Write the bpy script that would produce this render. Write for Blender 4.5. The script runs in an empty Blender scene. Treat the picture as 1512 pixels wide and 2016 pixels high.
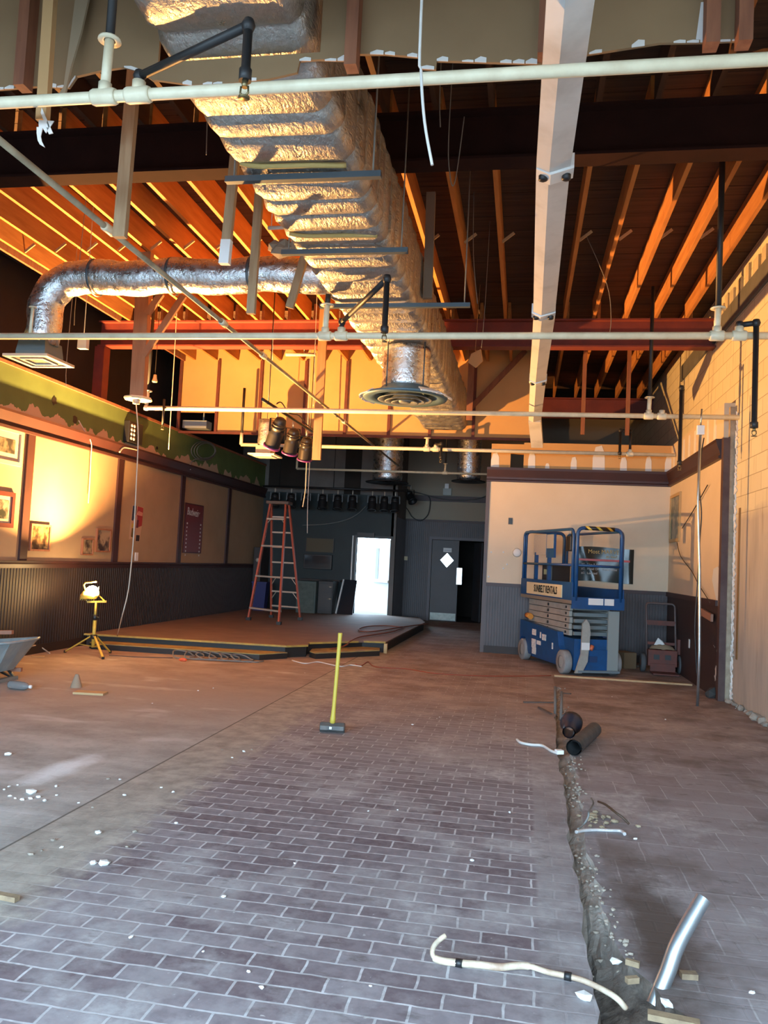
import bpy, math, random
from mathutils import Vector, Matrix
random.seed(7)
SC = bpy.context.scene
COL = SC.collection
V3 = Vector
PI = math.pi

# ------------------------------------------------------------ camera
FPX, PITCH, YAW, ROLL, EYE = 1569.5, math.radians(3.489), math.radians(10.04), math.radians(2.819), 1.45
_cy, _sy = math.cos(YAW), math.sin(YAW)
_r0 = V3((_cy, _sy, 0)); _f0 = V3((-_sy, _cy, 0))
FWD = _f0*math.cos(PITCH) + V3((0, 0, 1))*math.sin(PITCH)
_u0 = _r0.cross(FWD)
RGT = _r0*math.cos(ROLL) + _u0*math.sin(ROLL)
UPV = -_r0*math.sin(ROLL) + _u0*math.cos(ROLL)
CAMP = V3((0, 0, EYE))
cd = bpy.data.cameras.new('camera'); cam = bpy.data.objects.new('camera', cd); COL.objects.link(cam)
cd.sensor_fit = 'HORIZONTAL'; cd.sensor_width = 36.0; cd.lens = FPX/1512*36
cd.clip_start = 0.05; cd.clip_end = 200
cam.matrix_world = Matrix(((RGT.x, UPV.x, -FWD.x, 0), (RGT.y, UPV.y, -FWD.y, 0), (RGT.z, UPV.z, -FWD.z, EYE), (0, 0, 0, 1)))
SC.camera = cam

def at(px, py, X=None, Y=None, Z=None):
    """the point of the room seen at pixel (px, py) that lies on the plane X=, Y= or Z="""
    d = RGT*((px-756)/FPX) - UPV*((py-1008)/FPX) + FWD
    if X is not None: t = X/d.x
    elif Y is not None: t = Y/d.y
    else: t = (Z-EYE)/d.z
    return CAMP + d*t

# ------------------------------------------------------------ light and exposure
w = bpy.data.worlds.new('daylight'); SC.world = w; w.use_nodes = True
bg = w.node_tree.nodes['Background']
bg.inputs[0].default_value = (0.55, 0.78, 1.0, 1); bg.inputs[1].default_value = 19.0
SC.view_settings.view_transform = 'Standard'; SC.view_settings.look = 'None'
SC.view_settings.exposure = 0.0; SC.view_settings.gamma = 1.0; SC.view_settings.use_curve_mapping = False
SC.cycles.max_bounces = 10; SC.cycles.diffuse_bounces = 5; SC.cycles.glossy_bounces = 4
SC.cycles.sample_clamp_indirect = 6.0
LAMP_W = 1750.0
LAMP_C = (1.0, 0.48, 0.14)
def portal(name, loc, rot, sx, sy):
    l = bpy.data.lights.new(name, 'AREA'); l.shape = 'RECTANGLE'; l.size = sx; l.size_y = sy
    l.cycles.is_portal = True
    o = bpy.data.objects.new(name, l); o.location = loc; o.rotation_euler = rot; COL.objects.link(o)
portal('storefront_portal', (-1.85, -1.15, 1.7), (math.radians(90), 0, 0), 8.3, 2.8)
portal('exit_portal', (-3.49, 18.72, 1.07), (math.radians(-90), 0, 0), 0.88, 1.8)

# ------------------------------------------------------------ materials
def nt(name):
    m = bpy.data.materials.new(name); m.use_nodes = True
    t = m.node_tree; return m, t, t.nodes['Principled BSDF']
def node(t, kind, **k):
    n = t.nodes.new(kind)
    for a, b in k.items():
        if a in n.bl_rna.properties: setattr(n, a, b)
        else: n.inputs[a].default_value = b
    return n
def rgba(c): return (c[0], c[1], c[2], 1)
def mathn(t, op, a, b=None, clamp=False):
    n = t.nodes.new('ShaderNodeMath'); n.operation = op; n.use_clamp = clamp
    for i, s in enumerate((a, b)):
        if s is None: continue
        if isinstance(s, (int, float)): n.inputs[i].default_value = s
        else: t.links.new(s, n.inputs[i])
    return n.outputs[0]
def mixc(t, f, a, b):
    n = t.nodes.new('ShaderNodeMix'); n.data_type = 'RGBA'
    for i, s in ((0, f), (6, a), (7, b)):
        if isinstance(s, (int, float)): n.inputs[i].default_value = s
        elif isinstance(s, tuple): n.inputs[i].default_value = rgba(s)
        else: t.links.new(s, n.inputs[i])
    return n.outputs[2]
def ramp(t, s, a, b):
    n = t.nodes.new('ShaderNodeMapRange'); n.clamp = True
    n.inputs[1].default_value = a; n.inputs[2].default_value = b
    t.links.new(s, n.inputs[0]); return n.outputs[0]
def noise(t, vec, scale, detail=4, rough=.55, stretch=None):
    if stretch:
        mp = t.nodes.new('ShaderNodeMapping'); mp.inputs['Scale'].default_value = stretch
        t.links.new(vec, mp.inputs[0]); vec = mp.outputs[0]
    n = t.nodes.new('ShaderNodeTexNoise'); n.inputs['Scale'].default_value = scale
    n.inputs['Detail'].default_value = detail; n.inputs['Roughness'].default_value = rough
    t.links.new(vec, n.inputs['Vector']); return n.outputs[0]
def bump(t, b, h, strength=.3, dist=.01):
    n = t.nodes.new('ShaderNodeBump'); n.inputs['Strength'].default_value = strength; n.inputs['Distance'].default_value = dist
    t.links.new(h, n.inputs['Height']); t.links.new(n.outputs[0], b.inputs['Normal'])
def pos(t): return t.nodes.new('ShaderNodeNewGeometry').outputs['Position']
def xyz(t, v):
    n = t.nodes.new('ShaderNodeSeparateXYZ'); t.links.new(v, n.inputs[0]); return n.outputs

MATS = {}
def M(name, col, rough=.7, metal=0.0, col2=None, scale=6, lo=.35, hi=.7, stretch=None, bscale=None, bstr=.3, bdist=.005, spec=None):
    if name in MATS: return MATS[name]
    m, t, b = nt(name)
    b.inputs['Base Color'].default_value = rgba(col); b.inputs['Roughness'].default_value = rough; b.inputs['Metallic'].default_value = metal
    if spec is not None: b.inputs['Specular IOR Level'].default_value = spec
    p = pos(t)
    if col2 is not None:
        f = ramp(t, noise(t, p, scale, 5, .6, stretch), lo, hi)
        t.links.new(mixc(t, f, tuple(col), tuple(col2)), b.inputs['Base Color'])
    if bscale: bump(t, b, noise(t, p, bscale, 4, .6, stretch), bstr, bdist)
    MATS[name] = m; return m

wood = M('joist_wood', (.50, .21, .055), .75, col2=(.36, .13, .03), scale=5, stretch=(3, .35, 3))
shadewood = M('shaded_joist_wood', (.085, .033, .012), .8, col2=(.05, .02, .008), scale=5, stretch=(3, .35, 3))  # joist wood darkened so the colour carries the front bay's shade
oldwood = M('stud_wood', (.30, .12, .06), .8, col2=(.20, .075, .04), scale=5, stretch=(4, 4, .5))
hangwood = M('hanger_wood', (.40, .28, .16), .8, col2=(.30, .19, .10), scale=6, stretch=(5, 5, .5))
deckwood = M('deck_boards', (.085, .042, .022), .85, col2=(.045, .022, .012), scale=3, stretch=(.4, 8, 1))
redsteel = M('red_oxide_steel', (.21, .040, .026), .6, col2=(.14, .028, .022), scale=3)
darkbeam = M('dark_beam_steel', (.030, .012, .010), .85, col2=(.02, .009, .008), scale=3, spec=.1)  # front beam only: darker than the steel of the other beams
beige = M('beige_paint', (.34, .245, .150), .85, col2=(.29, .205, .122), scale=1.5)
cream = M('cream_paint', (.68, .57, .42), .75, col2=(.62, .51, .36), scale=1.2)
wains = M('dark_brown_beadboard', (.026, .015, .012), .6, col2=(.018, .011, .010), scale=2)
wainsg = M('grey_brown_beadboard', (.070, .055, .058), .5, col2=(.05, .04, .042), scale=2)
trimb = M('maroon_brown_trim', (.045, .015, .014), .5, col2=(.032, .012, .012), scale=3)
darkw = M('dark_void_paint', (.018, .014, .011), .9, col2=(.028, .02, .015), scale=2)
tealw = M('dark_teal_paint', (.010, .024, .026), .6, col2=(.006, .013, .015), scale=1.5)
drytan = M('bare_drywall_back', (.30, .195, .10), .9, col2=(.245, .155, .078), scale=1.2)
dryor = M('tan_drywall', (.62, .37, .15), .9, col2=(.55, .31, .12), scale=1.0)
drywht = M('torn_white_plaster', (.72, .70, .66), .9, bscale=30)
greyp = M('grey_panel', (.16, .15, .14), .8, col2=(.12, .11, .10), scale=2)
pipecr = M('cream_pipe_paint', (.80, .74, .54), .4, col2=(.68, .60, .42), scale=9)
blackp = M('black_iron', (.018, .018, .019), .5)
galv = M('galvanized_steel', (.50, .55, .58), .35, .9, col2=(.38, .42, .45), scale=8)
chanm = M('white_channel_enamel', (.60, .60, .59), .5, col2=(.40, .40, .39), scale=2.2, lo=.5, hi=.75)
strutm = M('blue_grey_strut', (.10, .13, .15), .5, .6)
bluep = M('blue_lift_paint', (.010, .075, .22), .4, col2=(.012, .06, .16), scale=7)
greyl = M('grey_lift_paint', (.36, .35, .31), .5, col2=(.28, .27, .24), scale=8)
tyre = M('grey_solid_tyre', (.26, .27, .27), .8, col2=(.2, .2, .2), scale=10)
whites = M('white_sticker', (.75, .75, .72), .6, col2=(.55, .55, .55), scale=40, lo=.5, hi=.52)
signy = M('cream_sign_face', (.72, .62, .38), .6)
black = M('black_plastic', (.012, .012, .013), .45)
yellow = M('yellow_paint', (.62, .44, .06), .5, col2=(.45, .30, .05), scale=14)
yelh = M('yellow_fibreglass', (.55, .43, .06), .55)
orangel = M('orange_fibreglass', (.36, .065, .028), .55)
alum = M('worn_aluminium', (.50, .45, .37), .5, .3)
steelh = M('dark_forged_steel', (.09, .095, .095), .5, .5, col2=(.14, .13, .12), scale=12)
redb = M('rusty_red_paint', (.15, .035, .022), .65, col2=(.09, .03, .022), scale=9)
stagef = M('dusty_stage_floor', (.22, .15, .115), .8, col2=(.17, .115, .09), scale=2.5)
stageblk = M('black_stage_skirt', (.014, .013, .013), .6)
stagey = M('worn_yellow_nosing', (.42, .30, .06), .7, col2=(.26, .18, .06), scale=9)
cordo = M('orange_cord', (.27, .06, .03), .6)
cordg = M('grey_cable', (.16, .16, .15), .6)
cordw = M('white_cable', (.62, .60, .56), .6)
wirem = M('thin_grey_wire', (.22, .2, .17), .6)
rope = M('pale_rope', (.50, .45, .37), .9)
barrow = M('blue_grey_tray', (.19, .25, .27), .5, col2=(.28, .33, .33), scale=7)
chipw = M('white_plaster_chip', (.72, .72, .70), .9)
chipg = M('tan_rubble', (.34, .29, .23), .95, col2=(.22, .19, .16), scale=20)
ply = M('bare_lumber', (.52, .36, .19), .8, col2=(.42, .27, .14), scale=7)
glassd = M('dark_glass', (.02, .025, .03), .08)
framew = M('silver_frame', (.42, .36, .27), .5)
frameb = M('red_brown_frame', (.11, .022, .02), .45)
matp = M('cream_mat_board', (.46, .40, .30), .8)
redmenu = M('red_menu_board', (.13, .012, .014), .4)
whitep = M('white_paint', (.72, .72, .70), .6)
doord = M('dark_grey_door', (.055, .055, .062), .5, col2=(.045, .043, .046), scale=2)
kick = M('scuffed_kick_plate', (.42, .48, .45), .5, .3, col2=(.28, .33, .30), scale=9)
socketm = M('blue_grey_metal', (.09, .16, .20), .5, .3)
banner = M('dark_vinyl_banner', (.010, .020, .020), .22)
bred = M('banner_red', (.45, .05, .05), .4)
bgold = M('banner_gold', (.48, .36, .10), .5)
bwhite = M('banner_white', (.55, .58, .58), .5)
concd = M('grey_concrete', (.30, .29, .27), .9, col2=(.24, .23, .22), scale=3)

def foil():
    m, t, b = nt('foil_wrap')
    p = pos(t)
    n1 = noise(t, p, 11, 5, .62); n2 = noise(t, p, 30, 4, .6, (1.6, .7, 1.6))
    b.inputs['Metallic'].default_value = .9
    t.links.new(mixc(t, ramp(t, n1, .35, .7), (.52, .51, .49), (.40, .39, .36)), b.inputs['Base Color'])
    t.links.new(ramp(t, n1, .1, .95), b.inputs['Roughness'])
    bump(t, b, mathn(t, 'ADD', n1, mathn(t, 'MULTIPLY', n2, .9)), .5, .022)
    return m
foilm = foil()
def foil2():
    m, t, b = nt('bright_foil_wrap')
    p = pos(t)
    n1 = noise(t, p, 16, 5, .62)
    b.inputs['Metallic'].default_value = .95
    b.inputs['Base Color'].default_value = (.72, .75, .78, 1)
    t.links.new(ramp(t, n1, .15, 1.3), b.inputs['Roughness'])
    bump(t, b, mathn(t, 'ADD', n1, mathn(t, 'MULTIPLY', noise(t, p, 40), .5)), .6, .016)
    return m
foilb = foil2()

def floor_mat():
    m, t, b = nt('brick_and_concrete_floor')
    p = pos(t); X, Y, Z = xyz(t, p)
    nb = noise(t, p, 1.1, 6, .62); nf = noise(t, p, 7, 6, .65); ns = noise(t, p, 2.3, 6, .65, (.85, 1.15, 1))
    def bricks(wd, ht, ms, off):
        mp = t.nodes.new('ShaderNodeMapping'); mp.inputs['Location'].default_value = off
        wob = t.nodes.new('ShaderNodeVectorMath'); wob.operation = 'ADD'; wn = t.nodes.new('ShaderNodeTexNoise'); wn.inputs['Scale'].default_value = 9; t.links.new(p, wn.inputs['Vector'])
        wm = t.nodes.new('ShaderNodeVectorMath'); wm.operation = 'SCALE'; wm.inputs['Scale'].default_value = .014; t.links.new(wn.outputs['Color'], wm.inputs[0])
        t.links.new(p, wob.inputs[0]); t.links.new(wm.outputs[0], wob.inputs[1]); t.links.new(wob.outputs[0], mp.inputs[0])
        br = t.nodes.new('ShaderNodeTexBrick'); br.inputs['Scale'].default_value = 1
        br.inputs['Brick Width'].default_value = wd; br.inputs['Row Height'].default_value = ht
        br.inputs['Mortar Size'].default_value = ms; br.inputs['Mortar Smooth'].default_value = .3
        br.inputs['Color1'].default_value = (.125, .085, .095, 1); br.inputs['Color2'].default_value = (.29, .26, .275, 1)
        br.inputs['Mortar'].default_value = (.52, .51, .52, 1); br.inputs['Bias'].default_value = 0
        t.links.new(mp.outputs[0], br.inputs['Vector']); return br
    b1 = bricks(.2, .1, .0055, (0, 0, 0)); b2 = bricks(.31, .31, .004, (.1, .05, 0))
    rightm = ramp(t, X, .44, .46)
    strip = mathn(t, 'MULTIPLY', ramp(t, mathn(t, 'ADD', X, mathn(t, 'MULTIPLY', nf, .03)), .125, .14), mathn(t, 'SUBTRACT', 1.0, rightm))
    n3 = noise(t, p, 3.6, 6, .68); n4 = noise(t, p, 17, 4, .6); n5 = noise(t, p, 2.0, 5, .7, (1, 1.7, 1))
    stainb = mixc(t, ramp(t, n4, .38, .62), (.125, .100, .110), (.235, .205, .215))
    def worn(br):
        # mortar partly filled and rubbed away
        k = mathn(t, 'MULTIPLY', br.outputs['Fac'], ramp(t, n3, .30, .56))
        body = mixc(t, .42, br.outputs['Color'], stainb)
        return mixc(t, k, body, mixc(t, ramp(t, n4, .4, .6), (.36, .34, .34), (.55, .54, .55)))
    k2 = mathn(t, 'MULTIPLY', rightm, .8)
    brc = mixc(t, rightm, worn(b1), mixc(t, .35, worn(b2), (.25, .21, .21)))
    brc = mixc(t, mathn(t, 'MULTIPLY', strip, .85), brc, mixc(t, ramp(t, n3, .35, .65), (.20, .175, .18), (.33, .31, .315)))
    # soil thrown out beside the near end of the trench
    so = at(1275, 1800, Z=0); su = mathn(t, 'MULTIPLY', mathn(t, 'SUBTRACT', X, so.x+.02), 1/.16); sv_ = mathn(t, 'MULTIPLY', mathn(t, 'SUBTRACT', Y, so.y-.15), 1/.75)
    soil = mathn(t, 'ADD', mathn(t, 'SQRT', mathn(t, 'ADD', mathn(t, 'MULTIPLY', su, su), mathn(t, 'MULTIPLY', sv_, sv_))), mathn(t, 'MULTIPLY', n3, 1.8))
    soil = mathn(t, 'MULTIPLY', mathn(t, 'SUBTRACT', 1.0, ramp(t, soil, 1.35, 2.2)), .88)
    # a film of grey demolition dust, thicker towards the stage, wiped off in patches
    dustc = mixc(t, ramp(t, n4, .35, .65), (.46, .445, .45), (.33, .31, .31))
    far = ramp(t, Y, 4.6, 8.2)
    patch = ramp(t, mathn(t, 'ADD', mathn(t, 'MULTIPLY', nb, .6), mathn(t, 'MULTIPLY', n3, .4)), .49, .58)
    dustf = mathn(t, 'ADD', mathn(t, 'MULTIPLY', far, .70), mathn(t, 'MULTIPLY', patch, .72), True)
    dustf = mathn(t, 'MAXIMUM', dustf, mathn(t, 'MULTIPLY', rightm, .30))
    brown = mixc(t, ramp(t, ns, .40, .62), (.39, .32, .285), (.235, .175, .15))
    browny = ramp(t, mathn(t, 'ADD', Y, mathn(t, 'MULTIPLY', n5, 2.2)), 6.6, 10.2)
    dustc2 = mixc(t, browny, mixc(t, ramp(t, n5, .42, .60), dustc, (.31, .285, .285)), brown)
    c = mixc(t, mathn(t, 'MULTIPLY', dustf, mathn(t, 'SUBTRACT', 1.0, mathn(t, 'MULTIPLY', ramp(t, n4, .5, .72), .45))), brc, dustc2)
    # dark smears and the brown patch right of the trench
    c = mixc(t, mathn(t, 'MULTIPLY', ramp(t, noise(t, p, 4.3, 6, .7, (1, 2.4, 1)), .58, .70), .62), c, (.085, .062, .056))
    c = mixc(t, mathn(t, 'MULTIPLY', mathn(t, 'MULTIPLY', rightm, ramp(t, noise(t, p, 1.3, 5, .6), .50, .63)), .6), c, (.105, .075, .060))
    c = mixc(t, mathn(t, 'MULTIPLY', ramp(t, noise(t, p, 26, 3, .6), .68, .76), .7), c, (.55, .54, .52))
    c = mixc(t, soil, c, (.075, .052, .040))
    # bare concrete left of the saw cut, mortar bed beside it
    nx = mathn(t, 'ADD', X, mathn(t, 'MULTIPLY', mathn(t, 'SUBTRACT', nf, .5), .55))
    bed = mathn(t, 'SUBTRACT', 1.0, ramp(t, nx, -2.0, -1.8))
    c = mixc(t, bed, c, mixc(t, ramp(t, nf, .35, .65), (.42, .385, .34), (.27, .245, .21)))
    conc = mathn(t, 'LESS_THAN', X, -2.375)
    cc = mixc(t, ramp(t, ns, .38, .64), (.30, .285, .265), (.46, .445, .42))
    cc = mixc(t, mathn(t, 'MULTIPLY', ramp(t, n4, .55, .75), .35), cc, (.20, .18, .16))
    cc = mixc(t, mathn(t, 'MULTIPLY', ramp(t, noise(t, p, 26, 3, .6), .66, .74), .6), cc, (.55, .54, .52))
    cc = mixc(t, mathn(t, 'MULTIPLY', browny, .8), cc, brown)
    spill = mathn(t, 'MULTIPLY', ramp(t, noise(t, p, 1.9, 5, .5, (.6, 1.5, 1)), .60, .72), .6)
    cc = mixc(t, spill, cc, (.62, .63, .63))
    c = mixc(t, conc, c, cc)
    # spilled white powder on the concrete
    pc = at(122, 1514, Z=0); pd = (at(190, 1492, Z=0)-at(58, 1546, Z=0)).normalized()
    du, dv = mathn(t, 'SUBTRACT', X, pc.x), mathn(t, 'SUBTRACT', Y, pc.y)
    pu = mathn(t, 'ADD', mathn(t, 'MULTIPLY', du, pd.x/.36), mathn(t, 'MULTIPLY', dv, pd.y/.36)); pv = mathn(t, 'ADD', mathn(t, 'MULTIPLY', du, -pd.y/.11), mathn(t, 'MULTIPLY', dv, pd.x/.11))
    pr_ = mathn(t, 'ADD', mathn(t, 'SQRT', mathn(t, 'ADD', mathn(t, 'MULTIPLY', pu, pu), mathn(t, 'MULTIPLY', pv, pv))), mathn(t, 'MULTIPLY', n3, 1.6))
    c = mixc(t, mathn(t, 'MULTIPLY', mathn(t, 'SUBTRACT', 1.0, ramp(t, pr_, 1.2, 2.1)), .85), c, (.78, .82, .84))
    cut = mathn(t, 'LESS_THAN', mathn(t, 'ABSOLUTE', mathn(t, 'ADD', X, 2.375)), .007)
    c = mixc(t, mathn(t, 'MULTIPLY', cut, .75), c, (.07, .06, .05))
    t.links.new(c, b.inputs['Base Color'])
    t.links.new(ramp(t, nf, -2.2, .9), b.inputs['Roughness']); b.inputs['Specular IOR Level'].default_value = .3
    hgt = mathn(t, 'ADD', mathn(t, 'MULTIPLY', mathn(t, 'SUBTRACT', 1.0, b1.outputs['Fac']), .5), nf)
    bump(t, b, hgt, .25, .006)
    return m
floorm = floor_mat()
def dirt_mat():
    m, t, b = nt('trench_soil'); p = pos(t); X, Y, Z = xyz(t, p)
    n = noise(t, p, 7, 5, .65); n2 = noise(t, p, 24, 4, .6)
    dry = mixc(t, ramp(t, n, .38, .62), (.36, .335, .30), (.22, .20, .175))
    wet = mixc(t, ramp(t, n2, .4, .62), (.060, .046, .037), (.12, .095, .075))
    k = ramp(t, mathn(t, 'ADD', Y, mathn(t, 'MULTIPLY', n, 1.0)), 4.1, 3.55)
    t.links.new(mixc(t, k, dry, wet), b.inputs['Base Color']); b.inputs['Roughness'].default_value = .95
    bump(t, b, n2, .6, .02); return m
dirt = dirt_mat()

def block_mat():
    m, t, b = nt('painted_block')
    p = pos(t); X, Y, Z = xyz(t, p)
    cb = t.nodes.new('ShaderNodeCombineXYZ'); t.links.new(Y, cb.inputs[0]); t.links.new(Z, cb.inputs[1])
    br = t.nodes.new('ShaderNodeTexBrick'); br.inputs['Scale'].default_value = 1
    br.inputs['Brick Width'].default_value = .40; br.inputs['Row Height'].default_value = .20
    br.inputs['Mortar Size'].default_value = .006; br.inputs['Mortar Smooth'].default_value = .5
    br.inputs['Color1'].default_value = (.64, .57, .39, 1); br.inputs['Color2'].default_value = (.69, .62, .43, 1); br.inputs['Mortar'].default_value = (.40, .34, .22, 1)
    t.links.new(cb.outputs[0], br.inputs['Vector'])
    low = mixc(t, ramp(t, noise(t, p, 2.2, 5, .6, (1, 2.5, .5)), .35, .68), (.50, .45, .37), (.39, .35, .295))
    k = ramp(t, mathn(t, 'ADD', Z, mathn(t, 'MULTIPLY', noise(t, p, 2), .3)), 2.25, 2.4)
    c = mixc(t, k, low, br.outputs['Color'])
    st = ramp(t, noise(t, p, 3, 4, .6, (1, 4.5, .28)), .62, .74)
    c = mixc(t, mathn(t, 'MULTIPLY', st, .6), c, (.17, .115, .06))
    t.links.new(c, b.inputs['Base Color']); b.inputs['Roughness'].default_value = .85
    bump(t, b, mathn(t, 'SUBTRACT', 1.0, mathn(t, 'MULTIPLY', br.outputs['Fac'], k)), .5, .006)
    return m
blockm = block_mat()
def green_mat():
    m, t, b = nt('peeling_green_paint')
    p = pos(t); X, Y, Z = xyz(t, p)
    n = noise(t, p, 3.2, 3, .5, (1, 1, .45))
    e = mathn(t, 'ADD', Z, mathn(t, 'MULTIPLY', n, -.62))
    f = mathn(t, 'LESS_THAN', e, 2.835)
    g = mixc(t, ramp(t, noise(t, p, 2, 4), .3, .7), (.115, .185, .055), (.085, .135, .042))
    t.links.new(mixc(t, f, g, (.48, .35, .24)), b.inputs['Base Color']); b.inputs['Roughness'].default_value = .75
    return m
greenm = green_mat()
def lower_peel():
    m, t, b = nt('scraped_dark_wainscot')
    p = pos(t); X, Y, Z = xyz(t, p)
    n = noise(t, p, 3.5, 4, .6)
    e = mathn(t, 'ADD', mathn(t, 'SUBTRACT', Y, 10.1), mathn(t, 'MULTIPLY', mathn(t, 'SUBTRACT', n, .5), 1.6))
    f = mathn(t, 'MULTIPLY', mathn(t, 'LESS_THAN', e, .02), mathn(t, 'LESS_THAN', Z, .62))
    t.links.new(mixc(t, f, (.040, .020, .018), (.60, .57, .52)), b.inputs['Base Color']); b.inputs['Roughness'].default_value = .55
    return m
peelm = lower_peel()
def hazard():
    m, t, b = nt('hazard_tape')
    p = pos(t); X, Y, Z = xyz(t, p)
    s = mathn(t, 'SINE', mathn(t, 'MULTIPLY', mathn(t, 'ADD', X, mathn(t, 'MULTIPLY', Z, 1.2)), 42))
    t.links.new(mixc(t, mathn(t, 'GREATER_THAN', s, .55), (.012, .012, .012), (.60, .42, .05)), b.inputs['Base Color'])
    return m
hazm = hazard()
def emit(name, col, s):
    m, t, b = nt(name)
    b.inputs['Emission Color'].default_value = rgba(col); b.inputs['Emission Strength'].default_value = s
    b.inputs['Base Color'].default_value = rgba(col); return m
lampglass = emit('lit_halogen_glass', (1.0, .66, .30), 330)
def photo_mat(name, dark, light, sc, seed):
    m, t, b = nt(name)
    mp = t.nodes.new('ShaderNodeMapping'); mp.inputs['Location'].default_value = (seed, seed*2, seed*3)
    t.links.new(pos(t), mp.inputs[0])
    t.links.new(mixc(t, ramp(t, noise(t, mp.outputs[0], sc, 3, .6), .42, .58), dark, light), b.inputs['Base Color'])
    b.inputs['Roughness'].default_value = .35; return m

# ------------------------------------------------------------ mesh helpers
class MB:
    def __init__(s): s.v = []; s.f = []; s.sm = []; s.mi = []; s.cur = 0
    def add(s, vs, fs, smooth=False):
        o = len(s.v); s.v += [V3(a) for a in vs]
        for f in fs: s.f.append([i+o for i in f]); s.sm.append(smooth); s.mi.append(s.cur)
        return s
    def mm(s, x0, x1, y0, y1, z0, z1):
        return s.add([(x, y, z) for z in (z0, z1) for y in (y0, y1) for x in (x0, x1)],
                     [(0, 2, 3, 1), (4, 5, 7, 6), (0, 1, 5, 4), (2, 6, 7, 3), (0, 4, 6, 2), (1, 3, 7, 5)])
    def box(s, c, d, R=None):
        c = V3(c); pts = []
        for z in (-.5, .5):
            for y in (-.5, .5):
                for x in (-.5, .5):
                    p = V3((x*d[0], y*d[1], z*d[2])); pts.append(c + (R @ p if R else p))
        return s.add(pts, [(0, 2, 3, 1), (4, 5, 7, 6), (0, 1, 5, 4), (2, 6, 7, 3), (0, 4, 6, 2), (1, 3, 7, 5)])
    def bar(s, p0, p1, wd, ht, up=(0, 0, 1)):
        p0, p1 = V3(p0), V3(p1); d = (p1-p0).normalized(); up = V3(up)
        sd = d.cross(up)
        if sd.length < 1e-4: sd = d.cross(V3((1, 0, 0)))
        sd.normalize(); u = sd.cross(d)
        a = sd*(wd/2); b = u*(ht/2)
        return s.add([p0-a-b, p0+a-b, p0+a+b, p0-a+b, p1-a-b, p1+a-b, p1+a+b, p1-a+b],
                     [(0, 3, 2, 1), (4, 5, 6, 7), (0, 1, 5, 4), (1, 2, 6, 5), (2, 3, 7, 6), (3, 0, 4, 7)])
    def tube(s, pts, r, seg=10, caps=True, smooth=True):
        pts = [V3(p) for p in pts]; n = len(pts)
        rr = r if isinstance(r, (list, tuple)) else [r]*n
        d0 = (pts[1]-pts[0]).normalized()
        u = d0.orthogonal().normalized(); vs = []
        for i, p in enumerate(pts):
            if i == 0: d = d0
            elif i == n-1: d = (pts[-1]-pts[-2]).normalized()
            else: d = ((pts[i]-pts[i-1]).normalized() + (pts[i+1]-pts[i]).normalized()).normalized()
            u = (u - d*u.dot(d)).normalized(); w_ = d.cross(u)
            for k in range(seg):
                a = 2*PI*k/seg; vs.append(p + (u*math.cos(a) + w_*math.sin(a))*rr[i])
        fs = []
        for i in range(n-1):
            for k in range(seg):
                a = i*seg+k; b = i*seg+(k+1) % seg; fs.append((a, b, b+seg, a+seg))
        s.add(vs, fs, smooth)
        if caps:
            o = len(s.v)-n*seg
            for f in ([o+k for k in range(seg)][::-1], [o+(n-1)*seg+k for k in range(seg)]):
                s.f.append(f); s.sm.append(False); s.mi.append(s.cur)
        return s
    def lathe(s, prof, c, axis=(0, 0, 1), seg=20, smooth=True):
        c = V3(c); ax = V3(axis).normalized(); u = ax.orthogonal().normalized(); w_ = ax.cross(u); vs = []
        for r, z in prof:
            for k in range(seg):
                a = 2*PI*k/seg; vs.append(c + ax*z + (u*math.cos(a)+w_*math.sin(a))*max(r, 1e-4))
        fs = []
        for i in range(len(prof)-1):
            for k in range(seg):
                a = i*seg+k; b = i*seg+(k+1) % seg; fs.append((a, b, b+seg, a+seg))
        return s.add(vs, fs, smooth)
    def prism(s, poly, vec):
        poly = [V3(p) for p in poly]; vec = V3(vec); n = len(poly)
        return s.add(poly + [p+vec for p in poly], [tuple(range(n))[::-1], tuple(range(n, 2*n))] + [(i, (i+1) % n, (i+1) % n+n, i+n) for i in range(n)])
    def chip(s, c, d, rnd):
        c = V3(c); t = (1+5**.5)/2
        vs = [(-1, t, 0), (1, t, 0), (-1, -t, 0), (1, -t, 0), (0, -1, t), (0, 1, t), (0, -1, -t), (0, 1, -t), (t, 0, -1), (t, 0, 1), (-t, 0, -1), (-t, 0, 1)]
        fs = [(0, 11, 5), (0, 5, 1), (0, 1, 7), (0, 7, 10), (0, 10, 11), (1, 5, 9), (5, 11, 4), (11, 10, 2), (10, 7, 6), (7, 1, 8), (3, 9, 4), (3, 4, 2), (3, 2, 6), (3, 6, 8), (3, 8, 9), (4, 9, 5), (2, 4, 11), (6, 2, 10), (8, 6, 7), (9, 8, 1)]
        a = rnd.uniform(0, 6.28); ca, sa = math.cos(a), math.sin(a); out = []
        for x, y, z in vs:
            k = .26*rnd.uniform(.65, 1.1)
            x, y, z = x*k*d[0], y*k*d[1], z*k*d[2]
            out.append(c + V3((x*ca-y*sa, x*sa+y*ca, z)))
        return s.add(out, fs)

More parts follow.
